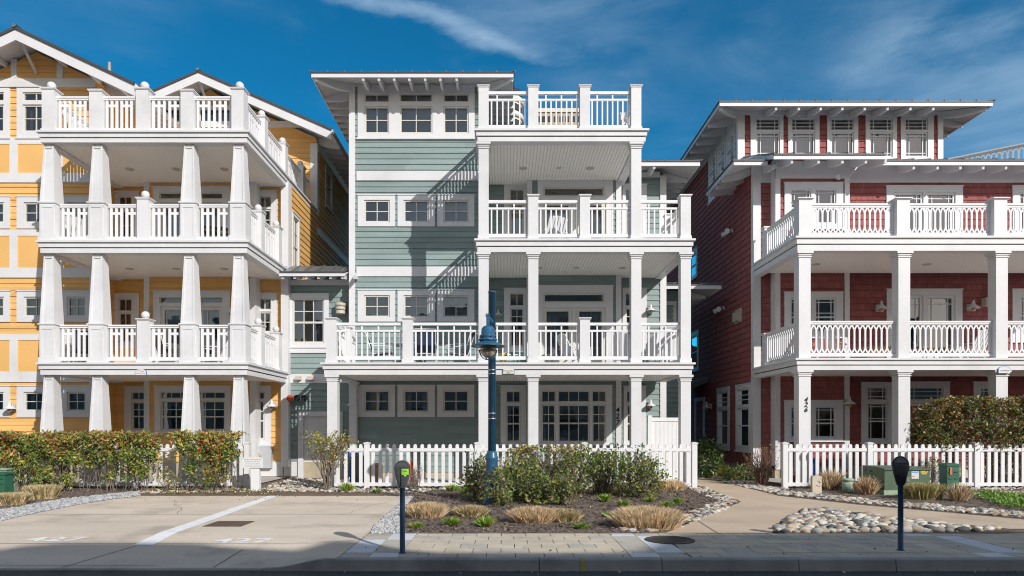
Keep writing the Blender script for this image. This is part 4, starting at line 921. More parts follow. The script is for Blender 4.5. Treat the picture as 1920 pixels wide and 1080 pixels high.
    for y, z in ((23.0, 8.2), (23.9, 5.75)):
        fl = MB(); fl.box(xw - .14, xw, y - .05, y + .05, z - .05, z + .05); fl.tube([(xw - .1, y, z), (xw - .28, y - .25, z - .08)], [.05, .09], 10); fl.tube([(xw - .1, y, z), (xw - .28, y + .25, z - .08)], [.05, .09], 10); fl.build('flood_light', 'white_trim', H)
    fl = MB(frB); x = xx(1570, YB); fl.box(x - .05, x + .05, .05, .12, zz(335, YB) - .05, zz(335, YB) + .05); fl.tube([(x, .1, zz(335, YB)), (x - .1, .25, zz(337, YB))], [.04, .07], 8); fl.build('flood_light', 'white_trim', H)
    # side door with dark awning deep in the alley
    dm = MB(ww); panel(dm, 26.2, 27.5, .35, 2.75, 0, .05, [(26.35, 27.35, .4, 2.6)], 0); dm.box(26.35, 27.35, -.1, -.06, .4, 2.6); dm.build('side_door', 'white_trim', H)
    aw = MB(); aw.face([(xw, 25.8, 3.5), (xw, 28, 3.5), (xw - 1.0, 28, 3.0), (xw - 1.0, 25.8, 3.0)]); aw.face([(xw, 25.8, 3.42), (xw, 28, 3.42), (xw - 1.0, 28, 2.9), (xw - 1.0, 25.8, 2.9)]); aw.box(xw - 1.02, xw - 1.0, 25.8, 28, 2.75, 3.0); aw.face([(xw, 25.8, 3.5), (xw - 1, 25.8, 3.0), (xw - 1, 25.8, 2.85), (xw, 25.8, 3.3)]); aw.build('awning', 'grey_shingle', H)
    lantern(H, ww, 25.4, 2.35, 1.1)
    return H, Dz
RH, RD = red_house()

# ------------------------------------------------------------------ ground, road, pavement
def sheet(name, polys, m, z, kind='structure', mats=None):
    mb = MB()
    for p in polys: mb.face([(x, y, z) for x, y in p])
    return tag(mb.build(name, m), kind=kind)
sheet('ground', [[(-900, -900), (900, -900), (900, 3000), (-900, 3000)]], 'soil', -.32)
sheet('road', [[(-60, -6), (60, -6), (60, 8.32), (-60, 8.32)]], 'asphalt', -.14)
sheet('far_pavement', [[(-60, -7.9), (60, -7.9), (60, -6.01), (-60, -6.01)]], 'concrete_kerb', -.05)
sheet('yard', [[(-60, 10.24), (-2.0, 10.24), (60, 10.24), (60, 70), (-60, 70)]], 'soil', -.006)
DR = [gp(x, y) for x, y in ((692, 1000), (700, 985), (735, 955), (768, 931), (700, 930), (262, 930), (215, 936), (150, 946), (60, 964), (0, 978))] + [(-9.6, 11.0), (-11.5, 10.24)]
sheet('driveway', [DR], 'concrete_drive', .003)
# apron sloping to the road, flaring up to the kerb on its right
mb = MB(); xsn = [-60, -20] + [-14 + .5 * i for i in range(23)] + [-2.9 + .09 * i for i in range(10)] + [-2.03]; ysn = [8.30 + .194 * i for i in range(11)]
def sst(a, b, x): t = min(max((x - a) / (b - a), 0), 1); return t * t * (3 - 2 * t)
def az(x, y): return .003 - .128 * (1 - (y - 8.3) / 1.94) * (1 - sst(-2.85, -2.09, x))
for a, b in zip(xsn, xsn[1:]):
    for c, e in zip(ysn, ysn[1:]): mb.face([(a, c, az(a, c)), (b, c, az(b, c)), (b, e, az(b, e)), (a, e, az(a, e))])
tag(mb.build('driveway_apron', 'concrete_drive'), kind='structure')
jm = MB()
def joint(p, q, w=.012, m=0, off=.004):
    (xa, ya), (xb, yb) = p, q; l = math.hypot(xb - xa, yb - ya); nx, ny = -(yb - ya) / l * w, (xb - xa) / l * w; n = 8
    for k in range(n):
        P = [(xa + (xb - xa) * t, ya + (yb - ya) * t) for t in (k / n, (k + 1) / n)]
        z = [(az(x, y) if y < 10.24 else .003) + off for x, y in P]
        jm.face([(P[0][0] + nx, P[0][1] + ny, z[0]), (P[1][0] + nx, P[1][1] + ny, z[1]), (P[1][0] - nx, P[1][1] - ny, z[1]), (P[0][0] - nx, P[0][1] - ny, z[0])])
joint((-11.4, 9.6), (-2.1, 9.55), .006); joint(gp(255, 1017), (-5.4, 8.34), .006); joint(gp(455, 1022), (-3.55, 8.34), .006); joint((-9.3, 12.4), (-2.2, 12.4), .006); joint((-7.6, 8.42), (-4.3, 8.42), .005); joint((-20, 8.42), (-9, 8.42), .005)
for st, en, n in (((-7.2, 14.9), (-5.9, 12.5), 9), ((-3.0, 12.3), (-2.4, 14.9), 8)):
    P0 = st
    for k in range(1, n + 1):
        P1 = (st[0] + (en[0] - st[0]) * k / n + random.uniform(-.09, .09), st[1] + (en[1] - st[1]) * k / n + random.uniform(-.05, .05)); joint(P0, P1, .0035); P0 = P1
tag(jm.build('driveway_joints', 'joint'), kind='structure')
lm = MB(); a0, a1, b0_, b1_ = gp(250, 1016), gp(287, 1016), gp(523, 930), gp(504, 930)

NL = 48
def lerp(p, q, t): return (p[0] + (q[0] - p[0]) * t, p[1] + (q[1] - p[1]) * t)
def dz_(y, x): return (az(x, y) if y < 10.24 else .003) + .005
for k in range(NL):
    q = [lerp(a0, b1_, k / NL), lerp(a1, b0_, k / NL), lerp(a1, b0_, (k + 1) / NL), lerp(a0, b1_, (k + 1) / NL)]
    lm.face([(x, y, dz_(y, x)) for x, y in q])
tag(lm.build('parking_line', 'line_paint'), kind='structure')
for px_, py_, lab in ((104, 1008.5, 1), (454, 1010.5, 2)):
    cxp, cyp = gp(px_, py_); w_ = .98 if lab == 1 else .90
    text_o = text_mesh('parking_number', '427', .52, 'line_paint', lambda x, y, z, cxp=cxp, cyp=cyp: (cxp + x * 1.05, cyp + y * .72, dz_(cyp + y * .72, cxp) + .001), None, 0.0, bold=.008)
    tag(text_o, kind='structure')
# kerb: cast segments with open joints, low flare at the driveway
kb = MB(); segs = [(-2.05, .42), (.43, 1.9), (1.91, 3.55), (3.56, 4.72), (4.73, 7.4), (7.41, 10.4), (10.41, 60)]
for a, b in segs:
    kb.prism([(8.215, -.15), (8.235, -.012), (8.25, .002), (8.36, .004), (8.36, -.15)], a, b, 'a')
P = [-2.049] + [(-2.06 - .085 * i) for i in range(11)]
for a, b in zip(P, P[1:]):
    za_, zb_ = .004 - .118 * (1 - sst(-2.85, -2.09, a)), .004 - .118 * (1 - sst(-2.85, -2.09, b))
    kb.face([(a, 8.235, za_), (b, 8.235, zb_), (b, 8.30, zb_ + .003), (a, 8.30, za_ + .003)], 0, True); kb.face([(a, 8.215, -.15), (b, 8.215, -.15), (b, 8.235, zb_), (a, 8.235, za_)], 0, True)
kb.box(-60, -2.92, 8.2, 8.31, -.15, -.118)
tag(kb.build('kerb', 'concrete_kerb'), kind='structure')
ym = MB(); x_ = xx(1093, 8.2); ym.face([(x_ - .025, 8.212, -.14), (x_ + .025, 8.212, -.14), (x_ + .02, 8.232, -.012), (x_ - .02, 8.232, -.012)]); ym.face([(x_ - .02, 8.25, .0065), (x_ + .02, 8.25, .0065), (x_ + .02, 8.33, .0085), (x_ - .02, 8.33, .0085)]); tag(ym.build('kerb_mark', 'yellow_mark'), kind='structure')
# pavers
sheet('paver_bed', [[(-2.04, 8.361), (60, 8.361), (60, 10.24), (-2.04, 10.24)]], 'joint', -.008)
pv = MB(); rows = [8.37, 8.68, 9.01, 9.34, 9.68, 9.98, 10.235]; w_ = .362
for r_, (ya, yb) in enumerate(zip(rows, rows[1:])):
    x = -1.306 - (w_ / 2 if r_ % 2 else 0)
    for b0 in (-2.03, 1.57, 5.92):      # square accent blocks in two columns
        for c_ in (0, 1): pv.box(b0 + c_ * w_ + .005, b0 + (c_ + 1) * w_ - .005, ya + .005, yb - .005, -.05, .0, (2 if (r_ in (1, 2, 3, 4)) == (c_ == 1) else 1) if b0 > 0 else (2 if (r_ in (1, 2, 3)) == (c_ == 0) else 1))
    while x < 24:
        a, b = x, x + w_
        for lo_, hi_ in ((-2.03, -1.306), (1.57, 1.57 + 2 * w_), (5.92, 5.92 + 2 * w_)):
            if a < hi_ and b > lo_: a, b = (hi_, b) if a >= lo_ else ((a, lo_) if b <= hi_ else (a, lo_))
        if b - a > .06:
            mx_ = (a + b) / 2; light = dark = False
            m = 1 if (r_ == 0 or random.random() < .25) else 0
            dz = random.uniform(-.002, .002); pv.box(a + .005, b - .005, ya + .005, yb - .005, -.05, .0 + dz, m)
        x += w_
tag(pv.build('pavement', ['paver', 'paver_grey', 'paver_light']), kind='structure')
# mulch beds, gravel strips, footpath
bed1 = [gp(x, y) for x, y in ((758, 1000), (1185, 1000), (1272, 990), (1388, 941), (1318, 913), (1290, 908), (640, 908), (700, 925), (775, 932), (750, 960))]
sheet('planting_bed', [[(x, y) for x, y in bed1]], 'mulch', .0)
bed2 = [gp(1338, 903), gp(1460, 928), gp(1620, 945), gp(1760, 957), gp(1925, 972), (14, 14.6), (20, 15.5), (20, 17.5), (7.5, 21), (6.1, 26)]
sheet('side_bed', [bed2], 'mulch', .0)
bed3 = [(-30, 13.6), gp(0, 956), gp(120, 935), gp(260, 921), gp(530, 921), (-6.6, 21.3), (-30, 21)]
sheet('hedge_bed', [bed3], 'mulch', -.002)
gl = [(-30, 10.3), (-11.6, 10.3), (-9.6, 11.0)] + [gp(x, y) for x, y in ((0, 977), (60, 963), (150, 945), (215, 935), (262, 929), (262, 921), (120, 935), (0, 956))] + [(-30, 13.6)]
sheet('gravel_strip', [gl], 'gravel_grey', -.001)
sheet('gravel_border', [[gp(x, y) for x, y in ((694, 1000), (758, 1000), (750, 960), (775, 932), (768, 930), (735, 956), (702, 985))]], 'gravel_grey', .001)
path = [gp(x, y) for x, y in ((1248, 1000), (1270, 991), (1390, 941), (1318, 913))] + [(5.0, 21), (5.6, 30), (7.0, 30), (6.2, 21)] + [gp(x, y) for x, y in ((1338, 900), (1400, 915), (1460, 930), (1620, 948), (1760, 960), (1925, 975))] + [(22, 13.9), (22, 11.0)] + [gp(x, y) for x, y in ((1895, 992), (1700, 974), (1560, 955), (1505, 953), (1448, 1000))]
sheet('footpath', [path], 'concrete_path', .004)
sheet('cobble_bed', [[gp(x, y) for x, y in ((1448, 1000), (1505, 953), (1560, 955), (1700, 974), (1895, 992), (1890, 1000))]], 'soil', .0)
pj = MB()
for (a, b) in ((gp(1305, 975), gp(1345, 1000)),): pj.face([(a[0] - .006, a[1], .008), (a[0] + .006, a[1], .008), (b[0] + .006, b[1], .008), (b[0] - .006, b[1], .008)])
tag(pj.build('footpath_joint', 'joint'), kind='structure')
sheet('back_path', [[(11.5, 17.0), (22, 17.0), (22, 15.6), (13.6, 15.6)]], 'concrete_path', .006)

sheet('porch_bounce_slab', [[(xx(612, 18.0), 17.95), (xx(1296, 18.0), 17.95), (xx(1296, 18.0), 21.35), (xx(612, 18.0), 21.35)], [(-17, 17.98), (-6.75, 17.98), (-6.75, 21.4), (-17, 21.4)], [(7.6, 17.95), (17.5, 17.95), (17.5, 21.15), (7.6, 21.15)]], 'concrete_bounce', .03)  # unseen pale slabs added to bounce sunlight up onto soffits and trims
def inside(p, poly):
    x, y = p; c = False; n = len(poly)
    for i in range(n):
        (x1, y1), (x2, y2) = poly[i], poly[i - 1]
        if (y1 > y) != (y2 > y) and x < (x2 - x1) * (y - y1) / (y2 - y1) + x1: c = not c
    return c
def rnd_in(poly, n):
    xs = [p[0] for p in poly]; ys = [p[1] for p in poly]; out = []
    while len(out) < n:
        p = (random.uniform(min(xs), max(xs)), random.uniform(min(ys), max(ys)))
        if inside(p, poly): out.append(p)
    return out
ICO = None
def ico(sub):
    import bmesh
    bm = bmesh.new(); bmesh.ops.create_icosphere(bm, subdivisions=sub, radius=1.0)
    V = np.array([v.co[:] for v in bm.verts]); Fc = np.array([[v.index for v in f.verts] for f in bm.faces]); bm.free(); return V, Fc
I1, I2 = ico(1), ico(2)
def pebbles(name, pts, rad, mats, flat=.55, z=.0, shapes=I1):
    V, Fc = shapes; VV, FF, MM = [], [], []
    for k, (x, y) in enumerate(pts):
        r = rad[0] + (rad[1] - rad[0]) * random.random() ** 1.6; a = random.uniform(0, 6.28); s = np.array([r, r * random.uniform(.6, .95), r * random.uniform(.7, 1) * flat])
        q = V * (1 + rng.uniform(-.13, .13, (len(V), 1))) * s; c, sn = math.cos(a), math.sin(a)
        q = np.stack([q[:, 0] * c - q[:, 1] * sn + x, q[:, 0] * sn + q[:, 1] * c + y, q[:, 2] + z + s[2] * .35], 1)
        VV.append(q); FF.append(Fc + k * len(V)); MM.append(np.full(len(Fc), random.randrange(len(mats))))
    return tag(bulk(name, np.concatenate(VV), np.concatenate(FF), np.concatenate(MM), mats), kind='stuff')
def along(pl, n, w):
    L = [math.dist(a, b) for a, b in zip(pl, pl[1:])]; T = sum(L); out = []
    for _ in range(n):
        t = random.uniform(0, T)
        for (a, b), l in zip(zip(pl, pl[1:]), L):
            if t <= l: u = t / l; x, y = a[0] + (b[0] - a[0]) * u, a[1] + (b[1] - a[1]) * u; break
            t -= l
        ww = w if not hasattr(w, '__len__') else w[0] + (w[1] - w[0]) * random.random()
        nx, ny = -(b[1] - a[1]) / l, (b[0] - a[0]) / l; o = random.uniform(0, 1) * ww; out.append((x + nx * o, y + ny * o))
    return out
SM = ['stone_tan', 'stone_white', 'stone_grey', 'stone_white', 'stone_tan', 'stone_rose', 'stone_white', 'stone_dark']
P_ = along([gp(1190, 999), gp(1272, 991), gp(1388, 942), gp(1318, 914)], 620, .42)
pebbles('border_stones', P_, (.03, .085), SM)
P_ = along([gp(1925, 971), gp(1760, 957), gp(1620, 944), gp(1460, 927), gp(1345, 903)], 1100, -.75) if 0 else along([gp(1345, 903), gp(1460, 927), gp(1620, 944), gp(1760, 957), gp(1925, 971)], 1300, .75)
pebbles('border_stones', P_, (.03, .09), SM)
P_ = rnd_in([gp(470, 921), gp(760, 924), gp(640, 912), (-4.2, 19.8), (-6.6, 21.2)], 900) + rnd_in([gp(262, 925), gp(470, 922), (-6.8, 18.6), (-9, 18.2)], 300) + rnd_in([gp(770, 926), gp(640, 922), gp(640, 914), gp(860, 914)], 260)
pebbles('yard_stones', P_, (.025, .075), SM)
pebbles('yard_stones', along([(11.5, 17.25), (20, 17.25)], 500, .35), (.03, .08), SM)
pebbles('gravel', rnd_in(gl[1:-1], 4200), (.014, .035), ['gravel_grey', 'gravel_blue', 'gravel_pale', 'gravel_grey'], .7)
pebbles('gravel', rnd_in([gp(x, y) for x, y in ((694, 1000), (758, 1000), (750, 960), (775, 932), (768, 930), (735, 956), (702, 985))], 1500), (.012, .032), ['gravel_grey', 'gravel_blue', 'gravel_pale', 'stone_white'], .7)
# bark chips
def chips(name, pts, mats, s=(.009, .032)):
    n = len(pts); p = np.array(pts); L_ = rng.uniform(*s, n); W_ = L_ * rng.uniform(.25, .5, n); a = rng.uniform(0, 6.28, n); t = rng.uniform(-.5, .5, n); t2 = rng.uniform(-.6, .6, n)
    u = np.stack([np.cos(a) * np.cos(t), np.sin(a) * np.cos(t), np.sin(t)], 1); v = np.stack([-np.sin(a), np.cos(a), np.sin(t2)], 1); c = np.stack([p[:, 0], p[:, 1], rng.uniform(.006, .025, n)], 1)
    Q = np.stack([c - u * L_[:, None] - v * W_[:, None], c + u * L_[:, None] - v * W_[:, None], c + u * L_[:, None] + v * W_[:, None], c - u * L_[:, None] + v * W_[:, None]], 1).reshape(-1, 3)
    return tag(bulk(name, Q, np.arange(4 * n).reshape(n, 4), rng.integers(0, len(mats), n), mats), kind='stuff')
chips('bark_mulch', rnd_in(bed1, 20000), ['mulch_chip', 'mulch_chip_dark', 'mulch_chip', 'mulch_chip_dark', 'mulch_chip_pale'])
chips('bark_mulch', rnd_in(bed2, 9000) + rnd_in(bed3, 9000), ['mulch_chip', 'mulch_chip_dark', 'mulch_chip_dark', 'mulch_chip_pale'])
pebbles('cobble_filler', rnd_in([gp(x, y) for x, y in ((1456, 998), (1507, 957), (1556, 958), (1700, 977), (1885, 993), (1800, 997))], 900), (.02, .05), SM)
# individual cobbles: a few shapes, copied
def cobble_mesh(i):
    V, Fc = I2; sd = i * 3.1; q = np.array([v * (1 + .30 * noise.noise(Vector(v * 1.3) + Vector((sd, 0, 0))) + .08 * noise.noise(Vector(v * 3.5) + Vector((0, sd, 0)))) for v in V]) * np.array([1, .70 + .06 * (i % 3), .44])
    o = bulk('river_cobble', q, Fc, np.zeros(len(Fc)), [SM[i % len(SM)]], smooth=True); return o
cob = [gp(x, y) for x, y in ((1452, 999), (1506, 955), (1556, 957), (1700, 976), (1885, 993), (1800, 998))]
placed = []; protos = [cobble_mesh(i) for i in range(10)]; used = set(); tries = 0
while len(placed) < 290 and tries < 20000:
    tries += 1; x, y = rnd_in(cob, 1)[0]; r = .055 + .085 * random.random() ** 1.6
    if tries > 3000: r = .045 + .05 * random.random()
    if all(math.dist((x, y), p[:2]) > (r + p[2]) * .58 for p in placed): placed.append((x, y, r))
for k, (x, y, r) in enumerate(placed):
    i = random.randrange(10)
    if i not in used: o = protos[i]; used.add(i)
    else: o = protos[i].copy(); C.objects.link(o)
    o.location = (x, y, r * .16); o.scale = (r, r, r * random.uniform(.85, 1.1)); o.rotation_euler = (random.uniform(-.15, .15), random.uniform(-.15, .15), random.uniform(0, 6.28))
    tag(o, 'rounded river cobble lying in the triangular stone bed beside the footpath', 'stone', 'cobbles in the triangular stone bed')
for i in range(10):
    if i not in used: bpy.data.objects.remove(protos[i])

# ------------------------------------------------------------------ picket fences
def fence(label, posts, Y, zt=1.15, wid=.088, step=.176, ext=(None, None), name='picket_fence'):
    t = thing(name, label, 'fence', ((posts[0] + posts[-1]) / 2, Y, 0))
    def pan(a, b):
        n = max(1, round((b - a) / step)); mb = MB()
        mb.box(a, b, Y - .038, Y + .038, zt - .19, zt - .105); mb.box(a, b, Y - .038, Y + .038, .07, .155)
        for k in range(n):
            x = a + (k + .5) * (b - a) / n; r = wid / 2
            mb.prism([(x - r, .05), (x + r, .05), (x + r, zt - r)] + [(x + r * math.cos(q), zt - r + r * math.sin(q)) for q in (.5, 1.0, 1.57, 2.14, 2.64)] + [(x - r, zt - r)], Y - .018, Y + .018, 'd')
        mb.build('picket_panel', 'vinyl', t)
    if ext[0] is not None: pan(ext[0], posts[0] - .066)
    for a, b in zip(posts, posts[1:]): pan(a + .066, b - .066)
    if ext[1] is not None: pan(posts[-1] + .066, ext[1])
    for x in posts:
        mb = MB(); mb.box(x - .065, x + .065, Y - .065, Y + .065, -.02, zt + .01); mb.box(x - .085, x + .085, Y - .085, Y + .085, zt + .0101, zt + .035); frust(mb, x, Y, zt + .0351, zt + .055, .15, .03); mb.build('fence_post', 'vinyl', t)
    return t
YFN = 17.66; fx = lambda p: xx(p, YFN)
fence('white picket fence in front of the green house', [fx(688.5), fx(895), fx(1096), fx(1301.5)], YFN, ext=(fx(627), None))
fence('white picket fence behind the clipped red and green hedge on the left', [-14.6, -12.2, -9.6, fx(461)], 17.75, ext=(-18, None))
fence('white picket fence behind the green transformer box by the red house', [fx(1471.5), fx(1630), fx(1830), 15.0], YFN, ext=(None, 18))
gt = thing('vinyl_gate', 'tall white boarded vinyl gate under the green house balcony', 'gate', (4.2, 19.6, 0))
mb = MB(Front(19.6)); ga, gb = xx(1222, 19.6), xx(1275, 19.6)
for k in range(7): w_ = (gb - ga) / 7; mb.box(ga + k * w_ + .004, ga + (k + 1) * w_ - .004, -.02, .02, .05, zz(790, 19.6))
mb.build('gate_board', 'vinyl', gt)
bx(gt, 'gate_rail', 'vinyl', Front(19.6), ga, gb, -.04, .04, zz(790, 19.6) + .001, zz(783, 19.6)); bx(gt, 'gate_rail', 'vinyl', Front(19.6), ga, gb, -.04, .04, .1, .2)
for x in (ga - .06, gb + .06): bx(gt, 'gate_post', 'vinyl', Front(19.6), x - .06, x + .06, -.06, .06, -.02, zz(779, 19.6))

# ------------------------------------------------------------------ street lamp and parking meters
def street_lamp():
    Y = 14.1; x = xx(922.5, Y); t = thing('street_lamp', 'tall blue street lamp with a wide shade and caged globe', 'street lamp', (x, Y, 0))
    top = zz(546, Y)
    mb = MB(); mb.lathe([(.20, -.02), (.20, .03), (.17, .06), (.15, .12), (.128, .18), (.122, .25), (.118, .92), (.128, .94), (.128, .97), (.112, 1.0), (.105, 1.06), (.085, 1.10)], x, Y, 24)
    for k in range(8): a = k * math.pi / 4; mb.box(x + .17 * math.cos(a) - .012, x + .17 * math.cos(a) + .012, Y + .17 * math.sin(a) - .012, Y + .17 * math.sin(a) + .012, .03, .075)
    mb.build('lamp_base', 'lamp_blue', t)
    mb = MB(); mb.lathe([(.082, 1.08), (.074, top - .03), (.082, top - .03), (.085, top - .01), (.06, top), (.001, top + .01)], x, Y, 20); mb.build('pole', 'lamp_blue', t)
    xl, yl = xx(915, 13.78), 13.78; z = lambda p: zz(p, 13.78)
    mb = MB(); mb.box(xl - .035, xl + .035, yl - .02, yl + .1, z(617), z(588)); mb.tube([(xl, yl + .05, z(592)), (x, Y - .07, z(600))], .035, 8); mb.tube([(xl + .03, yl + .06, z(600)), (x + .02, Y - .07, z(624))], .022, 8); mb.tube([(xl - .05, yl, z(591)), (xl + .05, yl, z(591))], .03, 8); mb.build('arm', 'lamp_blue', t)
    mb = MB(); mb.lathe([(.06, z(611)), (.09, z(612)), (.13, z(616)), (.14, z(628)), (.165, z(629)), (.165, z(632)), (.15, z(633)), (.15, z(635)), (.19, z(636)), (.19, z(638.5)), (.165, z(639.5)), (.16, z(641))], xl, yl, 24); h = mb.build('lamp_housing', 'lamp_blue', t)
    for k in range(8):
        a = (k + .5) * math.pi / 4; b = MB(); b.tube([(xl + .175 * math.cos(a), yl + .175 * math.sin(a), z(630)), (xl + .175 * math.cos(a), yl + .175 * math.sin(a), z(641))], .010, 6); b.build('cage_bolt', 'lamp_blue', h)
    mb = MB(); mb.lathe([(.15, z(640)), (.20, z(642)), (.28, z(646)), (.345, z(648.5)), (.35, z(649.5)), (.34, z(650.2)), (.19, z(647)), (.15, z(646))], xl, yl, 32); mb.build('lamp_shade', 'lamp_blue', t)
    mb = MB(); mb.lathe([(.15, z(648))] + [(.155 * math.cos(q), z(655) - .175 * math.sin(q)) for q in [k * math.pi / 16 for k in range(8)]] + [(.001, z(655) - .175)], xl, yl, 24); gl_ = mb.build('globe', 'globe_glass', t)
    mb = MB(); ring = [(xl + .185 * math.cos(q), yl + .185 * math.sin(q), z(657)) for q in [k * math.pi / 10 for k in range(21)]]; mb.tube(ring, .009, 6)
    for k in range(4):
        a = k * math.pi / 4 + .3; c, s_ = math.cos(a), math.sin(a); mb.tube([(xl + .185 * math.cos(q) * c, yl + .185 * math.cos(q) * s_, z(656) - (.20 * math.sin(q) if 0 <= q <= math.pi else 0)) for q in [j * math.pi / 12 for j in range(13)]], .009, 6)
    mb.build('globe_cage', 'lamp_blue', gl_)
    for p in (694, 701, 775, 785): q = zz(p, Y); MB().lathe([(.078, q - .012), (.088, q - .012), (.088, q + .012), (.078, q + .012)], x, Y, 20).build('band_clamp', 'steel', t)
    return t
street_lamp()
def parking_meter(x, Y, label, dark, rz):
    t = thing('parking_meter', label, 'parking meter', (0, 0, 0)); m = 'meter_dark' if dark else 'meter_body'; k = Y / F
    zt = zz(863 if not dark else 855, Y); zb = zz(914 if not dark else 910, Y); H_ = zt - zb
    MB().lathe([(.05, 0), (.05, .008), (.034, .012), (.033, zb + .02), (.04, zb + .02), (.04, zb + .05)], 0, 0, 16).build('pole', 'meter_blue', t)
    mb = MB(); n = 14; prof = [(.042, .0, .04), (.055, .03, .045), (.075, .11, .055), (.092, .19, .06), (.1, .25, .062), (.1, .265, .062)]
    # rounded-rectangle sections stacked upward
    rings = []
    for w, z, dpt in prof:
        ring = []
        for q in range(20):
            a = 2 * math.pi * q / 20; c, s_ = math.cos(a), math.sin(a); ring.append((w * math.copysign(abs(c) ** .5, c), dpt * math.copysign(abs(s_) ** .5, s_), zb + z * H_ / .37))
        rings.append(ring)
    for r0, r1 in zip(rings, rings[1:]):
        for q in range(20): p = (q + 1) % 20; mb.face([r0[q], r0[p], r1[p], r1[q]], 0, False)
    mb.face(rings[-1]); h = mb.build('meter_head', m, t)
    zd = zb + .265 * H_ / .37; hd = zt - zd
    D = MB(); arc = [(.096 * math.cos(q), zd + hd * math.sin(q)) for q in [j * math.pi / 14 for j in range(15)]]; D.prism(arc, -.045, .045, 'd'); D.prism([(a * .93, zd + (b - zd) * .93) for a, b in arc], -.056, .056, 'd'); D.build('dome', m, h)
    W_ = MB(); arc2 = [(.068 * math.cos(q), zd + .02 + (hd - .045) * math.sin(q)) for q in [j * math.pi / 10 for j in range(11)]]; W_.prism(arc2, -.06, -.0565, 'd'); W_.build('meter_window', 'steel' if not dark else 'far_glass', h)
    z0 = zb + .2 * H_ / .37
    if not dark:
        s_ = MB(); s_.box(.0, .088, -.0665, -.062, z0 - .02, z0 + .052); st = s_.build('sticker', 'sticker_green', h)
        for q, (a, b) in enumerate(((.008, .06), (.008, .07), (.012, .05))): MB().box(a, b, -.068, -.0666, z0 + .034 - q * .018, z0 + .041 - q * .018).build('sticker_print', 'utility_green', st)
        w2 = MB(); w2.box(.03, .058, -.0668, -.062, z0 - .04, z0 - .025); w2.build('sticker', 'sign_cream', h)
        MB().box(-.012, -.004, -.066, -.060, zb + .02, z0 + .06).build('seam', 'black', h)
    else:
        MB().box(.101, .104, -.045, .045, z0 - .02, z0 + .05).build('sticker', 'utility_green', h)
        k_ = MB(); k_.box(-.02, .02, -.07, -.06, z0 - .10, z0 - .05); k_.build('coin_slot', 'black', h)
    t.location = (x, Y, 0); t.rotation_euler = (0, 0, rz); return t
parking_meter(xx(754.5, 8.64), 8.64, 'parking meter with a grey head and bright green sticker in front of the planting bed', False, .0)
parking_meter(xx(1688.5, 8.83), 8.83, 'parking meter with a nearly black head in front of the cobble bed', True, -.55)
mh = thing('manhole_cover', 'round dark brown manhole cover set in the paving', 'manhole', (xx(1256, 9.62), 9.62, 0)); mb = MB(); c_ = mh.location
mb.lathe([(.345, .0), (.345, .010), (.31, .011), (.31, .007), (.001, .007)], c_[0], c_[1], 32)
for k in range(-4, 5):
    for j in range(-4, 5):
        if k * k + j * j < 17: mb.box(c_[0] + k * .06 - .018, c_[0] + k * .06 + .018, c_[1] + j * .06 - .018, c_[1] + j * .06 + .018, .007, .011)
mb.build('cover', 'dark_metal', mh)
dg = MB(); q = [gp(383, 988), gp(450, 988), gp(478, 978), gp(410, 978)]; xa, xb, ya, yb = -4.82, -4.2, 10.9, 11.5
dg.box(xa, xb, ya, yb, .002, .010)
for k in range(9): dg.box(xa + .04, xb - .04, ya + .04 + k * .06, ya + .075 + k * .06, .0101, .017)
tag(dg.build('drain_grate', 'rust_grate'), 'square rusty iron drain grate in the concrete driveway', 'drain grate')

# ------------------------------------------------------------------ utility boxes, notice board, yard bits
def transformer():
    a, b, y0, y1, h = 8.92, 9.98, 16.0, 17.0, .60
    t = thing('transformer_box', 'large green metal transformer box in front of the picket fence', 'utility box', (9.45, 16.5, 0))
    bx(t, 'plinth', 'pale_green', WORLD, a - .03, b + .03, y0 - .03, y1 + .03, -.02, .11)
    mb = MB(); mb.box(a, b, y0, y0 + .42, .115, h); mb.build('front_cabinet', 'utility_green', t)
    mb = MB(); mb.box(a + .005, b - .005, y0 + .4201, y1, .115, h + .04); mb.build('tank', 'utility_green', t)
    mb = MB(); mb.prism([(y0 - .03, h - .02), (y0 - .03, h + .012), (y0 + .42, h + .045), (y0 + .42, h + .001), (y0 - .01, h + .001), (y0 - .01, h - .02)], a - .015, b + .015, 'a'); mb.build('lid', 'utility_green', t)
    for y, z in ((16.62, .52), (16.85, .54)): mb = MB(); mb.tube([(a + .012, y, z), (a - .006, y, z)], .03, 12); mb.build('lug_hole', 'black', t)
    s = MB(); s.box(9.55, 9.72, y0 - .004, y0 - .001, .38, .56); st = s.build('warning_label', 'white_paint', t)
    bx(st, 'label_stripe', 'sticker_blue', WORLD, 9.56, 9.71, y0 - .006, y0 - .0041, .515, .55); bx(st, 'label_stripe', 'sticker_red', WORLD, 9.56, 9.62, y0 - .006, y0 - .0041, .43, .445)
    for r_, word in enumerate(('SAFETY', 'FIRST')):
        text_mesh('warning_lettering', word, .055, 'sticker_yellow', lambda x, y, z, r_=r_: (9.85 + x, y0 - .003 - z, .545 - .045 * r_ + y), t, .001, bold=.003)
    bx(t, 'lock_hasp', 'utility_grey', WORLD, 9.42, 9.50, y0 - .03, y0 - .001, .3, .42)
transformer()
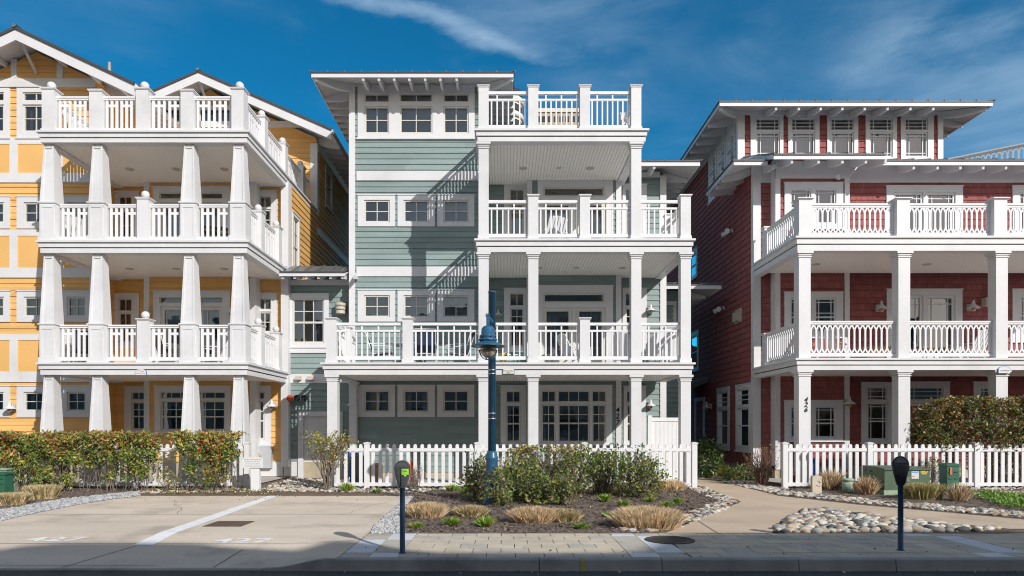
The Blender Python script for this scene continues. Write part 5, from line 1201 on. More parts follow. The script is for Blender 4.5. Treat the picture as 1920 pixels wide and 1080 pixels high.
def pedestal(x, Y, w, d, h, label, m='pedestal_green', ribs=True):
    t = thing('utility_pedestal', label, 'utility box', (x, Y, 0)); mb = MB(); frust(mb, x, Y, -.02, h - .06, w, w * .95); mb.build('body', m, t)
    mb = MB(); frust(mb, x, Y, h - .0599, h - .03, w + .04, w + .04); frust(mb, x, Y, h - .0299, h, w + .03, w * .7); mb.build('cap', m, t)
    for k, z in enumerate((h * .45, h * .68)): bx(t, 'rib', m, WORLD, x - w * .4, x - w * .05, Y - w / 2 - .012, Y - w / 2 + .02, z, z + .022); bx(t, 'rib', m, WORLD, x + w * .1, x + w * .4, Y - w / 2 - .012, Y - w / 2 + .02, z, z + .022)
    return t
p_ = pedestal(xx(1780, 16.9), 16.9, .30, .3, .70, 'dark green utility pedestal with an orange tag beside the transformer'); bx(p_, 'warning_tag', 'orange_foam', WORLD, xx(1780, 16.9) - .09, xx(1780, 16.9) - .04, 16.9 - .165, 16.9 - .15, .42, .6)
pedestal(-12.0, 16.35, .31, .3, .52, 'dark green ribbed utility pedestal at the left end of the hedge')
t = thing('utility_box', 'tan green utility box half hidden behind the pedestal at the left edge', 'utility box', (-12.6, 16.8, 0)); bx(t, 'body', 'pale_green', WORLD, -13.0, -12.1, 16.6, 17.0, -.02, .55); bx(t, 'lid', 'pale_green', WORLD, -13.03, -12.07, 16.57, 17.03, .551, .59)
t = thing('stone_marker', 'upright tan stone slab marker beside the path corner', 'stone marker', (xx(1531, 16.4), 16.4, 0)); x = xx(1531, 16.4); mb = MB(); mb.prism([(x - .115, -.02), (x + .11, -.02), (x + .105, .41), (x + .06, .425), (x - .09, .42), (x - .115, .40)], 16.36, 16.46, 'd'); mb.build('slab', 'paver', t); mb = MB(); mb.tube([(x - .03, 16.35, .2), (x + .06, 16.35, .17)], .006, 4); mb.tube([(x + .03, 16.35, .3), (x + .07, 16.35, .25)], .006, 4); mb.build('carved_mark', 'stone_rose', t)
t = thing('utility_bollard', 'short pale green round utility cover between two brown twiggy shrubs', 'utility box', (xx(1590, 16.7), 16.7, 0)); x = xx(1590, 16.7); mb = MB(); mb.lathe([(.14, -.02), (.13, .28)], x, 16.7, 20); mb.build('body', 'pale_green', t); mb = MB(); mb.lathe([(.15, .281), (.155, .31), (.12, .335), (.001, .34)], x, 16.7, 20); mb.build('cap', 'pale_green', t)
def notice():
    Y = 17.0; x0, x1 = xx(455, Y), xx(494, Y); t = thing('notice_board', 'small white notice board on a white post at the end of the hedge', 'sign', ((x0 + x1) / 2, Y, 0))
    bx(t, 'post', 'vinyl', WORLD, xx(470, Y), xx(486, Y), Y, Y + .14, -.02, zz(872, Y)); mb = MB(); mb.prism([(x0, zz(877, Y)), (x1, zz(877, Y)), (x1, zz(860, Y)), (x1 - .12, zz(856, Y)), (x0, zz(858, Y))], Y - .03, Y - .001, 'd'); b = mb.build('board', 'white_paint', t)
    for r_ in range(4):
        x = x0 + .05 + random.uniform(0, .03); row = MB()
        while x < x1 - .09: l = random.uniform(.02, .07); row.box(x, x + l, Y - .033, Y - .0301, zz(862 + 4 * r_, Y), zz(862 + 4 * r_, Y) + .012); x += l + .018
        row.build('printed_line', 'gravel_blue', b)
notice()
def bits():
    Y = 18.05; X = lambda p: xx(p, Y)
    t = thing('cardboard_box', 'brown cardboard box behind the green house picket fence', 'box', (X(703), Y, 0)); mb = MB(); mb.box(X(693), X(713), Y, Y + .35, 0, .52); mb.build('carton', 'cardboard', t); mb = MB(); mb.face([(X(693), Y, .52), (X(713), Y, .52), (X(713), Y - .06, .60), (X(693), Y - .06, .60)]); mb.face([(X(693), Y + .35, .52), (X(713), Y + .35, .52), (X(713), Y + .42, .62), (X(693), Y + .42, .62)]); mb.build('flap', 'cardboard', t)
    for (p, w, h, m, lab) in ((661, .22, .86, 'bin_blue', 'blue recycling bin behind the fence beside the round bush'), (675, .26, .82, 'bin_grey', 'grey beige bin behind the fence next to the blue bin'), (1527, .26, .72, 'bin_blue', 'blue bin behind the fence by the red house column')):
        t = thing('recycling_bin', lab, 'bin', (X(p), Y + .2, 0)); x = X(p); mb = MB(); frust(mb, x, Y + .2, 0, h, w * .85, w); mb.build('tub', m, t); mb = MB(); frust(mb, x, Y + .2, h + .001, h + .05, w + .04, w * .9); mb.build('lid', m, t)
    t = thing('bodyboard', 'orange red bodyboard leaning behind the fence near the grey parking meter', 'bodyboard', (X(776), Y, 0)); x = X(775); mb = MB(); mb.prism([(x - .1, .0), (x + .1, .0), (x + .12, .5), (x + .07, .68), (x, .72), (x - .07, .68), (x - .12, .5)], Y, Y + .05, 'd'); mb.build('deck_skin', 'orange_foam', t)
    t = thing('plant_pot', 'terracotta pot behind the left corner of the red house fence', 'plant pot', (X(1488), Y, 0)); x = X(1487); mb = MB(); mb.lathe([(.10, 0), (.15, .3), (.17, .3), (.17, .36), (.13, .36), (.12, .3)], x, Y + .2, 16); mb.build('pot', 'terracotta', t)
bits()

# ------------------------------------------------------------------ balcony furniture
def sling_chair(label, x, y, z, rz, m='navy_fabric', group=None):
    t = thing('sling_chair', label, 'chair', (0, 0, 0), group); w = .28
    for s in (-1, 1):
        f = MB(); f.tube([(s * w, -.52, 1.0 - .02), (s * w, -.42, .92), (s * w, -.26, .40), (s * w, -.22, .34), (s * w, .30, .40)], .017, 6); f.tube([(s * w, -.36, .62), (s * w, -.05, .64), (s * w, .28, .60), (s * w, .36, .5), (s * w, .34, 0)], .017, 6); f.tube([(s * w, -.2, .36), (s * w, -.42, 0)], .017, 6); f.build('frame', 'white_trim', t)
    b = MB()
    for p, q in (((-.52, .98), (-.42, .92)), ((-.42, .92), (-.26, .42)), ((-.26, .42), (-.2, .36)), ((-.2, .36), (.30, .41))): b.face([(-w, p[0], p[1]), (w, p[0], p[1]), (w, q[0], q[1]), (-w, q[0], q[1])]); b.face([(-w, p[0] + .006, p[1] + .006), (w, p[0] + .006, p[1] + .006), (w, q[0] + .006, q[1] + .006), (-w, q[0] + .006, q[1] + .006)])
    b.build('sling', m, t); 
    for y_, z_ in ((-.52, .985), (.30, .40), (-.23, .35)): c = MB(); c.tube([(-w, y_, z_), (w, y_, z_)], .015, 6); c.build('cross_bar', 'white_trim', t)
    t.location = (x, y, z); t.rotation_euler = (0, 0, rz); return t
def round_table(label, x, y, z, r, h, m_top='glass', m_leg='white_trim'):
    t = thing('patio_table', label, 'table', (x, y, z)); MB().lathe([(.001, z + h - .015), (r, z + h - .015), (r, z + h), (.001, z + h)], x, y, 24).build('table_top', m_top, t)
    rim = MB(); rim.tube([(x + r * math.cos(a), y + r * math.sin(a), z + h - .01) for a in [k * math.pi / 12 for k in range(25)]], .018, 6); rim.build('rim', m_leg, t)
    for k in range(4): a = k * math.pi / 2 + .6; l = MB(); l.tube([(x + r * .75 * math.cos(a), y + r * .75 * math.sin(a), z + h - .02), (x + r * .4 * math.cos(a), y + r * .4 * math.sin(a), z + h * .5), (x + r * .8 * math.cos(a), y + r * .8 * math.sin(a), z)], .016, 6); l.build('leg', m_leg, t)
    return t
def slat_chair(label, x, y, z, rz, m='white_trim', tall=.95):
    t = thing('slat_chair', label, 'chair', (0, 0, 0)); b = MB()
    for k in range(6): s = -.26 + .104 * k; b.prism([(-.34, tall - .02 * abs(k - 2.5)), (-.315, tall - .02 * abs(k - 2.5)), (-.02, .28), (-.045, .28)], s - .04, s + .04, 'a')
    b.build('backrest', m, t); s_ = MB()
    for k in range(5): y_ = .0 + .1 * k; s_.box(-.28, .28, y_, y_ + .085, .27 + .024 * k, .29 + .024 * k)
    s_.build('seat', m, t)
    for s in (-1, 1): a = MB(); a.box(s * .34 - .05, s * .34 + .05, -.2, .5, .54, .56); a.build('arm_rest', m, t); l = MB(); l.box(s * .32 - .025, s * .32 + .025, .40, .47, 0, .54); l.build('leg', m, t); l = MB(); l.prism([(-.3, 0), (-.22, 0), (.12, .29), (.05, .29)], s * .3 - .02, s * .3 + .02, 'a'); l.build('leg', m, t)
    t.location = (x, y, z); t.rotation_euler = (0, 0, rz); return t
def wicker_chair(label, x, y, z, rz, m='white_trim'):
    t = thing('wicker_chair', label, 'chair', (0, 0, 0)); sh = MB()
    n = 14
    for k in range(n):
        a0, a1 = math.pi * (1.0 + k / n), math.pi * (1.0 + (k + 1) / n)
        h = lambda a: .62 + .42 * max(0, math.sin(a - math.pi)) ** .8
        for r in (.31, .34): sh.face([(r * math.cos(a0), r * math.sin(a0) * .95, .3), (r * math.cos(a1), r * math.sin(a1) * .95, .3), (r * 1.12 * math.cos(a1), r * 1.15 * math.sin(a1), h(a1)), (r * 1.12 * math.cos(a0), r * 1.15 * math.sin(a0), h(a0))], 0, True)
    sh.build('shell', m, t); MB().lathe([(.33, .28), (.34, .36), (.30, .42), (.001, .43)], 0, .02, 18).build('seat', m, t)
    for k in range(4): a = k * math.pi / 2 + .78; l = MB(); l.tube([(.28 * math.cos(a), .28 * math.sin(a), .3), (.31 * math.cos(a), .31 * math.sin(a), 0)], .022, 6); l.build('leg', m, t)
    t.location = (x, y, z); t.rotation_euler = (0, 0, rz); return t
zg2, zg3, zy2, zy3, zr2, zr3 = GD[2][1], GD[3][1], YD[2][1], YD[3][1], RD[2][1], RD[3][1]
sling_chair('white framed chair with navy sling at the left end of the green balcony, facing right', xx(716, 19.3), 19.3, zg2, -1.5)
sling_chair('white framed chair with navy sling behind the glass table, back towards the street', xx(799, 19.2), 19.2, zg2, .05)
sling_chair('white framed chair with navy sling beside the street lamp, facing left', xx(858, 19.4), 19.4, zg2, 1.45)
round_table('round glass patio table with thin white legs between the sling chairs', xx(775, 19.9), 19.9, zg2, .6, .70)
slat_chair('white slatted adirondack chair on the green balcony by the patio door', xx(1070, 19.4), 19.4, zg2, -1.2)
wicker_chair('white wicker chair at the right end of the green balcony', xx(1222, 19.5), 19.5, zg2, .9)
wicker_chair('white wicker chair left of the balcony column, half hidden by the railing', xx(1172, 20.0), 20.0, zg2, -.6)
round_table('small teal side table behind the railing under the narrow window', xx(968, 19.6), 19.6, zg2, .25, .45, 'teal', 'teal')
round_table('low teal and white side table next to the adirondack chair', xx(1030, 19.9), 19.9, zg2, .22, .4, 'teal', 'white_trim')
t = thing('flower_pot', 'small yellow pot on the green balcony just right of the street lamp', 'plant pot', (xx(943, 18.9), 18.9, zg2)); x = xx(943, 18.9); MB().lathe([(.07, zg2), (.1, zg2 + .3), (.12, zg2 + .3), (.12, zg2 + .35), (.09, zg2 + .35)], x, 18.9, 14).build('pot', 'pot_yellow', t)
slat_chair('white chair on the upper green balcony beside the glass doors', xx(1036, 19.3), 19.3, zg3, .5)
round_table('dark round table on the middle yellow balcony near the right column', xx(405, 19.5), 19.5, zy3, .45, .72, 'far_glass', 'dark_metal')
slat_chair('white slatted chair at the left of the middle yellow balcony', xx(137, 19.2), 19.2, zy3, .9)
sling_chair('dark sling chair at the left of the lower yellow balcony', xx(150, 19.3), 19.3, zy2, .8, 'far_glass')
sling_chair('dark sling chair beside the patio door of the lower yellow balcony', xx(320, 19.4), 19.4, zy2, -.7, 'far_glass')
slat_chair('white slatted chair at the right of the lower yellow balcony', xx(400, 19.4), 19.4, zy2, 2.4)
round_table('tan wooden table on the red house balcony left of the middle column', xx(1650, 19.4), 19.4, zr2, .62, .42, 'wood_tan', 'wood_tan')
round_table('tan wooden table on the red house balcony in front of the patio door', xx(1745, 19.6), 19.6, zr2, .5, .42, 'wood_tan', 'wood_tan')
slat_chair('white slatted chair at the right of the red house balcony', xx(1828, 19.5), 19.5, zr2, .4)
slat_chair('white slatted chair at the left bay of the red house balcony', xx(1555, 19.4), 19.4, zr2, -.6)

# ------------------------------------------------------------------ plants
def leaves(P, l, asp, up=.25):
    n = len(P); d = rng.normal(size=(n, 3)); d[:, 2] += up; d /= np.linalg.norm(d, axis=1)[:, None]
    s = np.cross(d, rng.normal(size=(n, 3))); s /= np.linalg.norm(s, axis=1)[:, None]; nrm = np.cross(d, s)
    L_ = (rng.uniform(*l, n))[:, None]; w = L_ * asp * .5
    return np.stack([P, P + d * L_ * .45 + s * w + nrm * L_ * .06, P + d * L_, P + d * L_ * .45 - s * w + nrm * L_ * .06], 1).reshape(-1, 3)
def shrub(label, c, r, z, n, l=(.05, .09), mats=('leaf_green', 'leaf_dark', 'leaf_olive'), wts=None, shape='box', clusters=60, cr=.10, stems=None, base=(.12, .1), bark='bark', name='garden_shrub', group=None, top_mats=None, asp=.5, loose=.3, thick=.014, cat='shrub'):
    """multi-stemmed shrub: stems rise from the root to every leaf cluster; c=(x,y) r=(rx,ry) z=(lowest leaf, top)"""
    t = thing(name, label, cat, (c[0], c[1], 0), group); K = []
    while len(K) < clusters:
        u = np.array([random.uniform(-1, 1), random.uniform(-1, 1), random.uniform(0, 1)])
        if shape == 'box':
            if max(abs(u[0]), abs(u[1]), u[2]) < random.uniform(.1, 1.0) or random.random() > .22 + .9 * u[2]: continue
        elif shape == 'dome':
            if u[0] ** 2 + u[1] ** 2 + u[2] ** 2 > 1 or u[0] ** 2 + u[1] ** 2 + u[2] ** 2 < random.uniform(0, .8): continue
        elif shape == 'hedgevase':
            if max(abs(u[0]), abs(u[1]), u[2]) < random.uniform(.1, 1.0) or random.random() > .12 + u[2]: continue
            u[0] *= .3 + .7 * u[2] ** .55
        elif shape == 'loaf':
            q = abs(u[0]) ** 6 + abs(u[1]) ** 4 + (u[2] * (1 + .9 * max(0, -u[0] - .62))) ** 8
            if q > 1 or q < random.uniform(0, .5): continue
        elif shape == 'ball':
            q = u[0] ** 2 + u[1] ** 2 + (2 * u[2] - 1) ** 2
            if q > 1 or q < random.uniform(0, .7): continue
        elif shape == 'vase':
            q = .45 + .55 * u[2] ** .7
            if u[0] ** 2 + u[1] ** 2 > 1 or random.random() > u[2] ** 2.2 + .05: continue
            u[0] *= q; u[1] *= q
        K.append((c[0] + u[0] * (r[0] - cr * .6), c[1] + u[1] * (r[1] - cr * .6), z[0] + u[2] * (z[1] - z[0] - cr * .4)))
    K = np.array(K); sz = rng.uniform(.6, 1.4, clusters); cnt = rng.multinomial(n, (sz ** 2) / (sz ** 2).sum())
    idx = np.repeat(np.arange(clusters), cnt); P = K[idx] + rng.normal(size=(n, 3)) * (cr * sz[idx])[:, None] * .75
    st = rng.random(n) < loose
    P[st] += rng.normal(size=(st.sum(), 3)) * cr * .8
    if shape in ('box', 'hedgevase', 'loaf'):
        P[:, 2] = np.minimum(P[:, 2], z[1] - .035 - rng.random(n) ** 2 * .09); P[:, 1] = np.clip(P[:, 1], c[1] - r[1] - .02, c[1] + r[1] + .02)
    P[:, 2] = np.maximum(P[:, 2], .03)
    if shape in ('box', 'hedgevase', 'loaf'): up_ = -.15
    else: up_ = .25
    Q = leaves(P, (l[0] * .6, l[1] * 1.15), asp, up_); w = np.array(wts or [1] * len(mats), float); fm = rng.choice(len(mats), n, p=w / w.sum()); own = rng.choice(len(mats), clusters, p=w / w.sum()); kp = rng.random(n) < .55; fm[kp] = own[idx[kp]]
    if top_mats:       # sun-reddened young growth towards the top of each sprig
        hi = (P[:, 2] - z[0]) / (z[1] - z[0]) + rng.normal(size=n) * .25 + .25 * np.sin(K[idx, 0] * 5.0); k0 = len(mats)
        sel = hi > .74; fm[sel] = rng.integers(k0, k0 + len(top_mats), sel.sum()); mats = list(mats) + list(top_mats)
    bulk('foliage', Q, np.arange(4 * n).reshape(n, 4), fm, list(mats), t)
    mb = MB(); ns = stems or clusters
    for k in range(min(ns, clusters)):
        e = K[k]; b0 = (c[0] + random.uniform(-1, 1) * base[0], c[1] + random.uniform(-1, 1) * base[1], -.02); q = .55
        m1 = tuple(b0[i] + (e[i] - b0[i]) * .4 * (1, 1, 1.25)[i] + random.uniform(-.05, .05) for i in range(3)); m2 = tuple(b0[i] + (e[i] - b0[i]) * .75 + random.uniform(-.05, .05) for i in range(3))
        mb.tube([b0, m1, m2, tuple(e)], [thick, thick * .75, thick * .5, thick * .2], 4, cap=False)
        for _ in range(2):
            f = (m2[0] + random.uniform(-.2, .2), m2[1] + random.uniform(-.15, .15), min(z[1], m2[2] + random.uniform(.0, .25))); mb.tube([m2, f], [thick * .35, thick * .12], 3, cap=False)
    mb.build('stem', bark, t); return t
HM = ('leaf_green', 'leaf_lime', 'leaf_yellow', 'leaf_dark', 'leaf_brown'); HT = ('leaf_red', 'leaf_orange', 'leaf_lime', 'leaf_olive', 'leaf_green', 'leaf_lime', 'leaf_brown')
hx = lambda p: xx(p, 17.0)
for (p0, p1, n, z0, lab) in ((-150, -8, 4600, .18, 'red tipped hedge shrub cut off by the left edge'), (-8, 95, 6400, .14, 'dense red and green hedge shrub behind the green pedestal'), (92, 170, 4400, .2, 'hedge shrub with twiggy grey lower stems behind the straw grass tuft'), (165, 232, 3000, .3, 'hedge shrub with thin foliage low down, in the middle of the hedge'), (222, 300, 3700, .3, 'hedge shrub with spreading bare stems left of the gap in the hedge'), (326, 458, 6200, .2, 'reddest clipped hedge shrub at the right end of the hedge')):
    a, b = hx(p0), hx(p1); top = zz(808, 16.8)
    shrub(lab, ((a + b) / 2, 16.95), ((b - a) / 2, .38), (z0, top), n, (.05, .10), HM, (5, 4, 1.2, 1.4, .5), 'hedgevase' if p0 > 150 else 'box', int(85 * (b - a)), .08, base=((b - a) * .40, .2), thick=.008, stems=int(17 * (b - a)), top_mats=HT, name='hedge_shrub', cat='hedge', asp=.55, loose=.12)
shrub('twiggy low shrub sprouting in the gap of the hedge', (hx(322), 16.9), (.30, .25), (.1, .62), 160, (.05, .08), ('leaf_yellow', 'leaf_olive'), None, 'ball', 26, .07, thick=.009)
shrub('small leafless vase shaped bush with a flat leafy top beside the side door', (xx(613, 17.2), 17.2), (.64, .5), (.35, 1.38), 1250, (.05, .09), ('leaf_green', 'leaf_olive', 'leaf_yellow', 'leaf_brown'), None, 'vase', 70, .085, base=(.07, .06), thick=.016, stems=26)
sl_ = lambda px0, px1, py0, py1, Y, n, lab, **k: shrub(lab, (xx((px0 + px1) / 2, Y), Y), (xx(px1, Y) / 2 - xx(px0, Y) / 2, k.pop('ry', .45)), (zz(py1, Y), zz(py0, Y)), n, **k)
GM = ('leaf_dark', 'leaf_green', 'leaf_olive', 'leaf_lime')
sl_(868, 930, 848, 935, 14.9, 1500, 'dark leafy shrub immediately left of the street lamp', mats=GM, wts=(2.2, 3, 1.8, 1.4), shape='ball', clusters=60, cr=.1, l=(.05, .1))
sl_(915, 965, 880, 945, 13.75, 1100, 'low yellow green shrub in front of the street lamp base', mats=GM, wts=(2, 3, 2, 2), shape='ball', clusters=44, cr=.08, l=(.045, .085), ry=.3)
sl_(935, 1025, 856, 942, 15.0, 2300, 'open leafy shrub just right of the street lamp', mats=GM, wts=(1.6, 3, 2.2, 1.8), shape='ball', clusters=85, cr=.1, l=(.05, .1))
sl_(955, 1100, 834, 880, 16.6, 2600, 'clipped flat topped bush by the picket fence, brownish along its top', mats=GM + ('leaf_brown',), wts=(2, 3, 3, 1, 2), shape='box', clusters=120, cr=.08, l=(.045, .085), ry=.4, top_mats=('leaf_olive', 'leaf_brown', 'leaf_yellow'), base=(.45, .15))
sl_(1032, 1080, 880, 945, 13.9, 900, 'small rounded green shrub in the centre of the planting bed', mats=GM, wts=(2, 3, 2, 2.5), shape='ball', clusters=40, cr=.07, l=(.045, .08), ry=.25)
sl_(975, 1035, 880, 950, 14.2, 1100, 'leafy shrub between the lamp shrubs and the small rounded one', mats=GM, wts=(2, 3, 2, 1.5), shape='ball', clusters=44, cr=.09, l=(.05, .09), ry=.35)
sl_(1040, 1115, 856, 922, 16.0, 1500, 'leafy shrub filling the space between the clipped bush and the thin one', mats=GM, wts=(1.5, 3, 2, 2), shape='ball', clusters=60, cr=.1, l=(.05, .09))
sl_(1078, 1178, 848, 918, 16.2, 1900, 'thin shrub with bare crossing stems in front of the fence', mats=GM, wts=(1.5, 4, 2, 1.2), shape='vase', clusters=70, cr=.1, l=(.05, .09), base=(.2, .1), thick=.016)
sl_(1150, 1248, 848, 930, 15.4, 2100, 'sparse green shrub with outreaching twigs near the right end of the fence', mats=GM, wts=(2, 4, 2, 1.2), shape='ball', clusters=75, cr=.11, l=(.05, .1), loose=.5, thick=.012)
shrub('large dome clipped brown green hedge bush over the red house fence', (xx(1905, 18.05), 18.05), (2.72, .52), (1.12, zz(742, 17.95)), 36000, (.055, .10), ('leaf_brown', 'leaf_olive', 'leaf_green', 'leaf_dark', 'leaf_lime'), (5, 2, 1.5, 3.5, .5), 'loaf', 1200, .085, base=(.9, .2), name='hedge_shrub', stems=150, top_mats=('leaf_olive', 'leaf_orange', 'leaf_brown', 'leaf_brown', 'leaf_dark', 'leaf_green'), cat='hedge')
shrub('deep green shrub in the shaded alley beside the red house', (6.35, 21.6), (.55, .6), (.05, 1.15), 3200, (.06, .12), ('leaf_dark', 'leaf_green', 'leaf_dark', 'leaf_bright'), (4, 2, 2, .4), 'ball', 80, .13)
shrub('small yellow leaved plant at the alley end of the footpath', (6.5, 20.1), (.25, .2), (.03, .45), 260, (.06, .1), ('leaf_yellow', 'leaf_bright'), None, 'ball', 14, .08)
shrub('low dark green shrub against the red house foundation', (7.2, 20.4), (.5, .35), (.03, .42), 900, (.05, .1), ('leaf_dark', 'leaf_green', 'leaf_olive'), None, 'ball', 30, .1)
shrub('bare reddish twig shrub left of the red house fence post', (xx(1428, 18.6), 18.6), (.62, .5), (.2, 1.28), 200, (.03, .06), ('leaf_yellow', 'leaf_olive'), None, 'ball', 130, .12, bark='bark_red', thick=.011, base=(.12, .1), name='bare_shrub')
shrub('half dead vine tangled on the fence right of the transformer box', (xx(1752, 17.45), 17.45), (.22, .08), (.2, .85), 260, (.04, .07), ('leaf_brown', 'leaf_olive', 'leaf_dark'), None, 'box', 26, .07, thick=.007)
shrub('bare twiggy plant with a red stem behind the grey parking meter', (xx(778, 17.35), 17.35), (.28, .15), (.1, .65), 110, (.04, .06), ('leaf_brown', 'straw'), None, 'vase', 40, .08, thick=.008, name='bare_shrub')
def tuft(label, c, r, h, n, mats, l=None, spread=1.0, name='grass_clump', flat=False, w=.0065, cat='grass', group=None, z=0.0, th=.5, jit=.03):
    t = thing(name, label, cat, (c[0], c[1], z), group)
    a = rng.uniform(0, 2 * math.pi, n); q = np.sqrt(rng.random(n)); b = np.stack([c[0] + r[0] * th * q * np.cos(a), c[1] + r[1] * th * q * np.sin(a), np.full(n, z)], 1)
    tilt = q + rng.normal(size=n) * .18; out = np.stack([np.cos(a), np.sin(a)], 1)
    if flat: top = np.full(n, h)
    else: top = h * (1 - .38 * q ** 4)
    top = top * rng.uniform(.72, 1.06, n)
    tip = np.stack([c[0] + r[0] * spread * tilt * out[:, 0] + rng.normal(size=n) * jit, c[1] + r[1] * spread * tilt * out[:, 1] + rng.normal(size=n) * jit, z + top], 1)
    mid = b * .5 + tip * .5; mid[:, 2] += top * .12
    p = rng.uniform(0, math.pi, n); s = np.stack([np.cos(p), np.sin(p), np.zeros(n)], 1) * (w * rng.uniform(.6, 1.3, n))[:, None]
    V = np.stack([b - s * .7, b + s * .7, mid + s, mid - s, tip], 1).reshape(-1, 3); i = np.arange(n)[:, None] * 5
    Fc = np.concatenate([i + np.array([[0, 1, 2, 3]]), i + np.array([[3, 2, 4, 4]])], 1).reshape(-1, 4)
    m = rng.integers(0, len(mats), n)
    V2 = V; quads = (i + np.array([[0, 1, 2, 3]])); tris = i + np.array([[3, 2, 4]])
    bulk('blade', V2, np.concatenate([np.concatenate([quads[:, [0, 1, 2]], quads[:, [0, 2, 3]]], 0), tris]), np.concatenate([m, m, m]), mats, t)
    return t
SG = ['straw', 'straw_pale', 'straw', 'straw_dark', 'straw', 'straw_dark']; SG2 = ['straw', 'straw_pale', 'straw_green', 'straw_green', 'straw_dark']
def clump(px0, px1, py0, py1, lab, mats=SG, n=2300, **k):
    Y = gy(py1) + .28; x = xx((px0 + px1) / 2, Y); r = (xx(px1, Y) - xx(px0, Y)) / 2; tuft(lab, (x, Y), (r, min(r * .8, .42)), zz(py0, Y), int(n * 2.6), mats, **{'th': .92, 'jit': .055, 'spread': .97, **k})
clump(763, 835, 941, 973, 'dry straw grass clump just right of the grey parking meter pole')
clump(853, 912, 947, 971, 'smaller yellowish grass clump second from the left in the bed', SG2, 1500)
clump(958, 1040, 949, 983, 'wide dry grass clump in the middle front of the bed', SG, 2400)
clump(1020, 1087, 953, 981, 'greenish dry grass clump grown into the wide middle one', SG2, 1700)
clump(1150, 1276, 949, 993, 'largest dry grass mound at the right front of the bed', SG, 4200)
clump(1115, 1205, 904, 927, 'flat brown grass clump behind the sparse shrub', SG, 1500)
clump(1225, 1284, 899, 921, 'pinkish straw clump at the foot of the right fence post', SG, 1300)
clump(50, 106, 909, 937, 'straw coloured trimmed grass tuft in front of the hedge', SG2, 2000, flat=True)
clump(-12, 48, 924, 949, 'flat topped grass tuft at the left edge below the pedestal', SG2, 2200, flat=True)
clump(1698, 1764, 906, 938, 'green based straw tuft in front of the transformer box', ['straw_green', 'leaf_olive', 'straw', 'straw_green'], 2200, flat=True)
def twigs(px0, px1, py0, py1, lab, n=190):
    Y = gy(py1) + .2; x = xx((px0 + px1) / 2, Y); r = (xx(px1, Y) - xx(px0, Y)) / 2
    tuft(lab, (x, Y), (r, r * .8), zz(py0, Y), int(n * 1.7), ['straw', 'straw_dark', 'straw_pale', 'straw_dark', 'leaf_brown'], spread=.95, w=.0065, jit=.075, name='twig_shrub', cat='shrub', th=.4)
twigs(1530, 1588, 876, 919, 'tan twiggy shrub behind the stone marker', 260); twigs(1597, 1656, 889, 929, 'tan twiggy shrub at the left end of the transformer box', 240); twigs(1768, 1828, 903, 941, 'brown bare twig clump in front of the dark green utility pedestal', 240)
for (px, py, w, h, lab) in ((650, 922, 38, 18, 'bright green strappy plant below the vase shaped bush'), (707, 924, 22, 9, 'tiny yellowish plant by the second fence post'), (848, 921, 34, 14, 'bright green plant at the fence left of the dark lamp shrub'), (872, 926, 30, 18, 'taller green plant touching the dark lamp shrub'), (781, 990, 34, 12, 'green sprout below the leftmost straw clump'), (845, 986, 46, 18, 'green strappy plant below the smaller yellowish clump'), (911, 988, 48, 22, 'largest bright green plant at the front of the bed'), (1090, 991, 40, 12, 'thin yellow green sprout at the front edge of the bed'), (1135, 941, 36, 18, 'green strappy plant right of the small rounded shrub'), (1170, 950, 34, 15, 'green strappy plant halfway back in the bed, below the sparse shrub'), (1135, 969, 15, 8, 'tiny green sprout left of the largest grass mound'), (1219, 941, 25, 11, 'small green plant behind the largest grass mound'), (1250, 951, 36, 13, 'spreading green plant just above the largest grass mound'), (1272, 944, 27, 12, 'green plant nearest the pebble border')):
    Y = gy(py); x = xx(px, Y); r = w / F * Y / 2
    tuft(lab, (x, Y), (r, r * .8), max(.10, zz(py - h, Y)), int(34 + w * 2.2), ['leaf_bright', 'leaf_bright', 'leaf_yellow', 'leaf_green'], spread=1.1, w=.014, name='green_perennial', cat='plant', th=.3)
pts = rnd_in([gp(x, y) for x, y in ((1822, 930), (1860, 926), (1960, 940), (1960, 962), (1880, 952))], 1500)
P = np.array([(x, y, .02 + .07 * random.random()) for x, y in pts]); tag(bulk('ground_cover', leaves(P, (.05, .09), .6, .8), np.arange(len(P) * 4).reshape(-1, 4), rng.integers(0, 3, len(P)), ['leaf_bright', 'leaf_green', 'leaf_bright']), kind='stuff')
pts = rnd_in([gp(x, y) for x, y in ((262, 927), (520, 927), (520, 919), (262, 919))], 500); P = np.array([(x, y, .01 + .04 * random.random()) for x, y in pts]); tag(bulk('leaf_litter', leaves(P, (.04, .07), .6, .2), np.arange(len(P) * 4).reshape(-1, 4), rng.integers(0, 4, len(P)), ['leaf_green', 'leaf_brown', 'leaf_olive', 'straw']), kind='stuff')

pts = rnd_in(bed1, 420) + [(random.uniform(-2, 9), 8.4 + 1.8 * random.random() ** 2) for _ in range(60)] + [(random.uniform(-9, -2.3), 15.7 - 1.2 * random.random() ** 3) for _ in range(160)] + [(random.uniform(-2, 9), 8.05 + .14 * random.random()) for _ in range(70)]; P = np.array([(x, y, (.008 if y > 8.3 else -.134) + .01 * random.random()) for x, y in pts]); tag(bulk('leaf_litter', leaves(P, (.02, .05), .6, .1), np.arange(len(P) * 4).reshape(-1, 4), rng.integers(0, 4, len(P)), ['leaf_brown', 'leaf_olive', 'straw', 'leaf_dark']), kind='stuff')
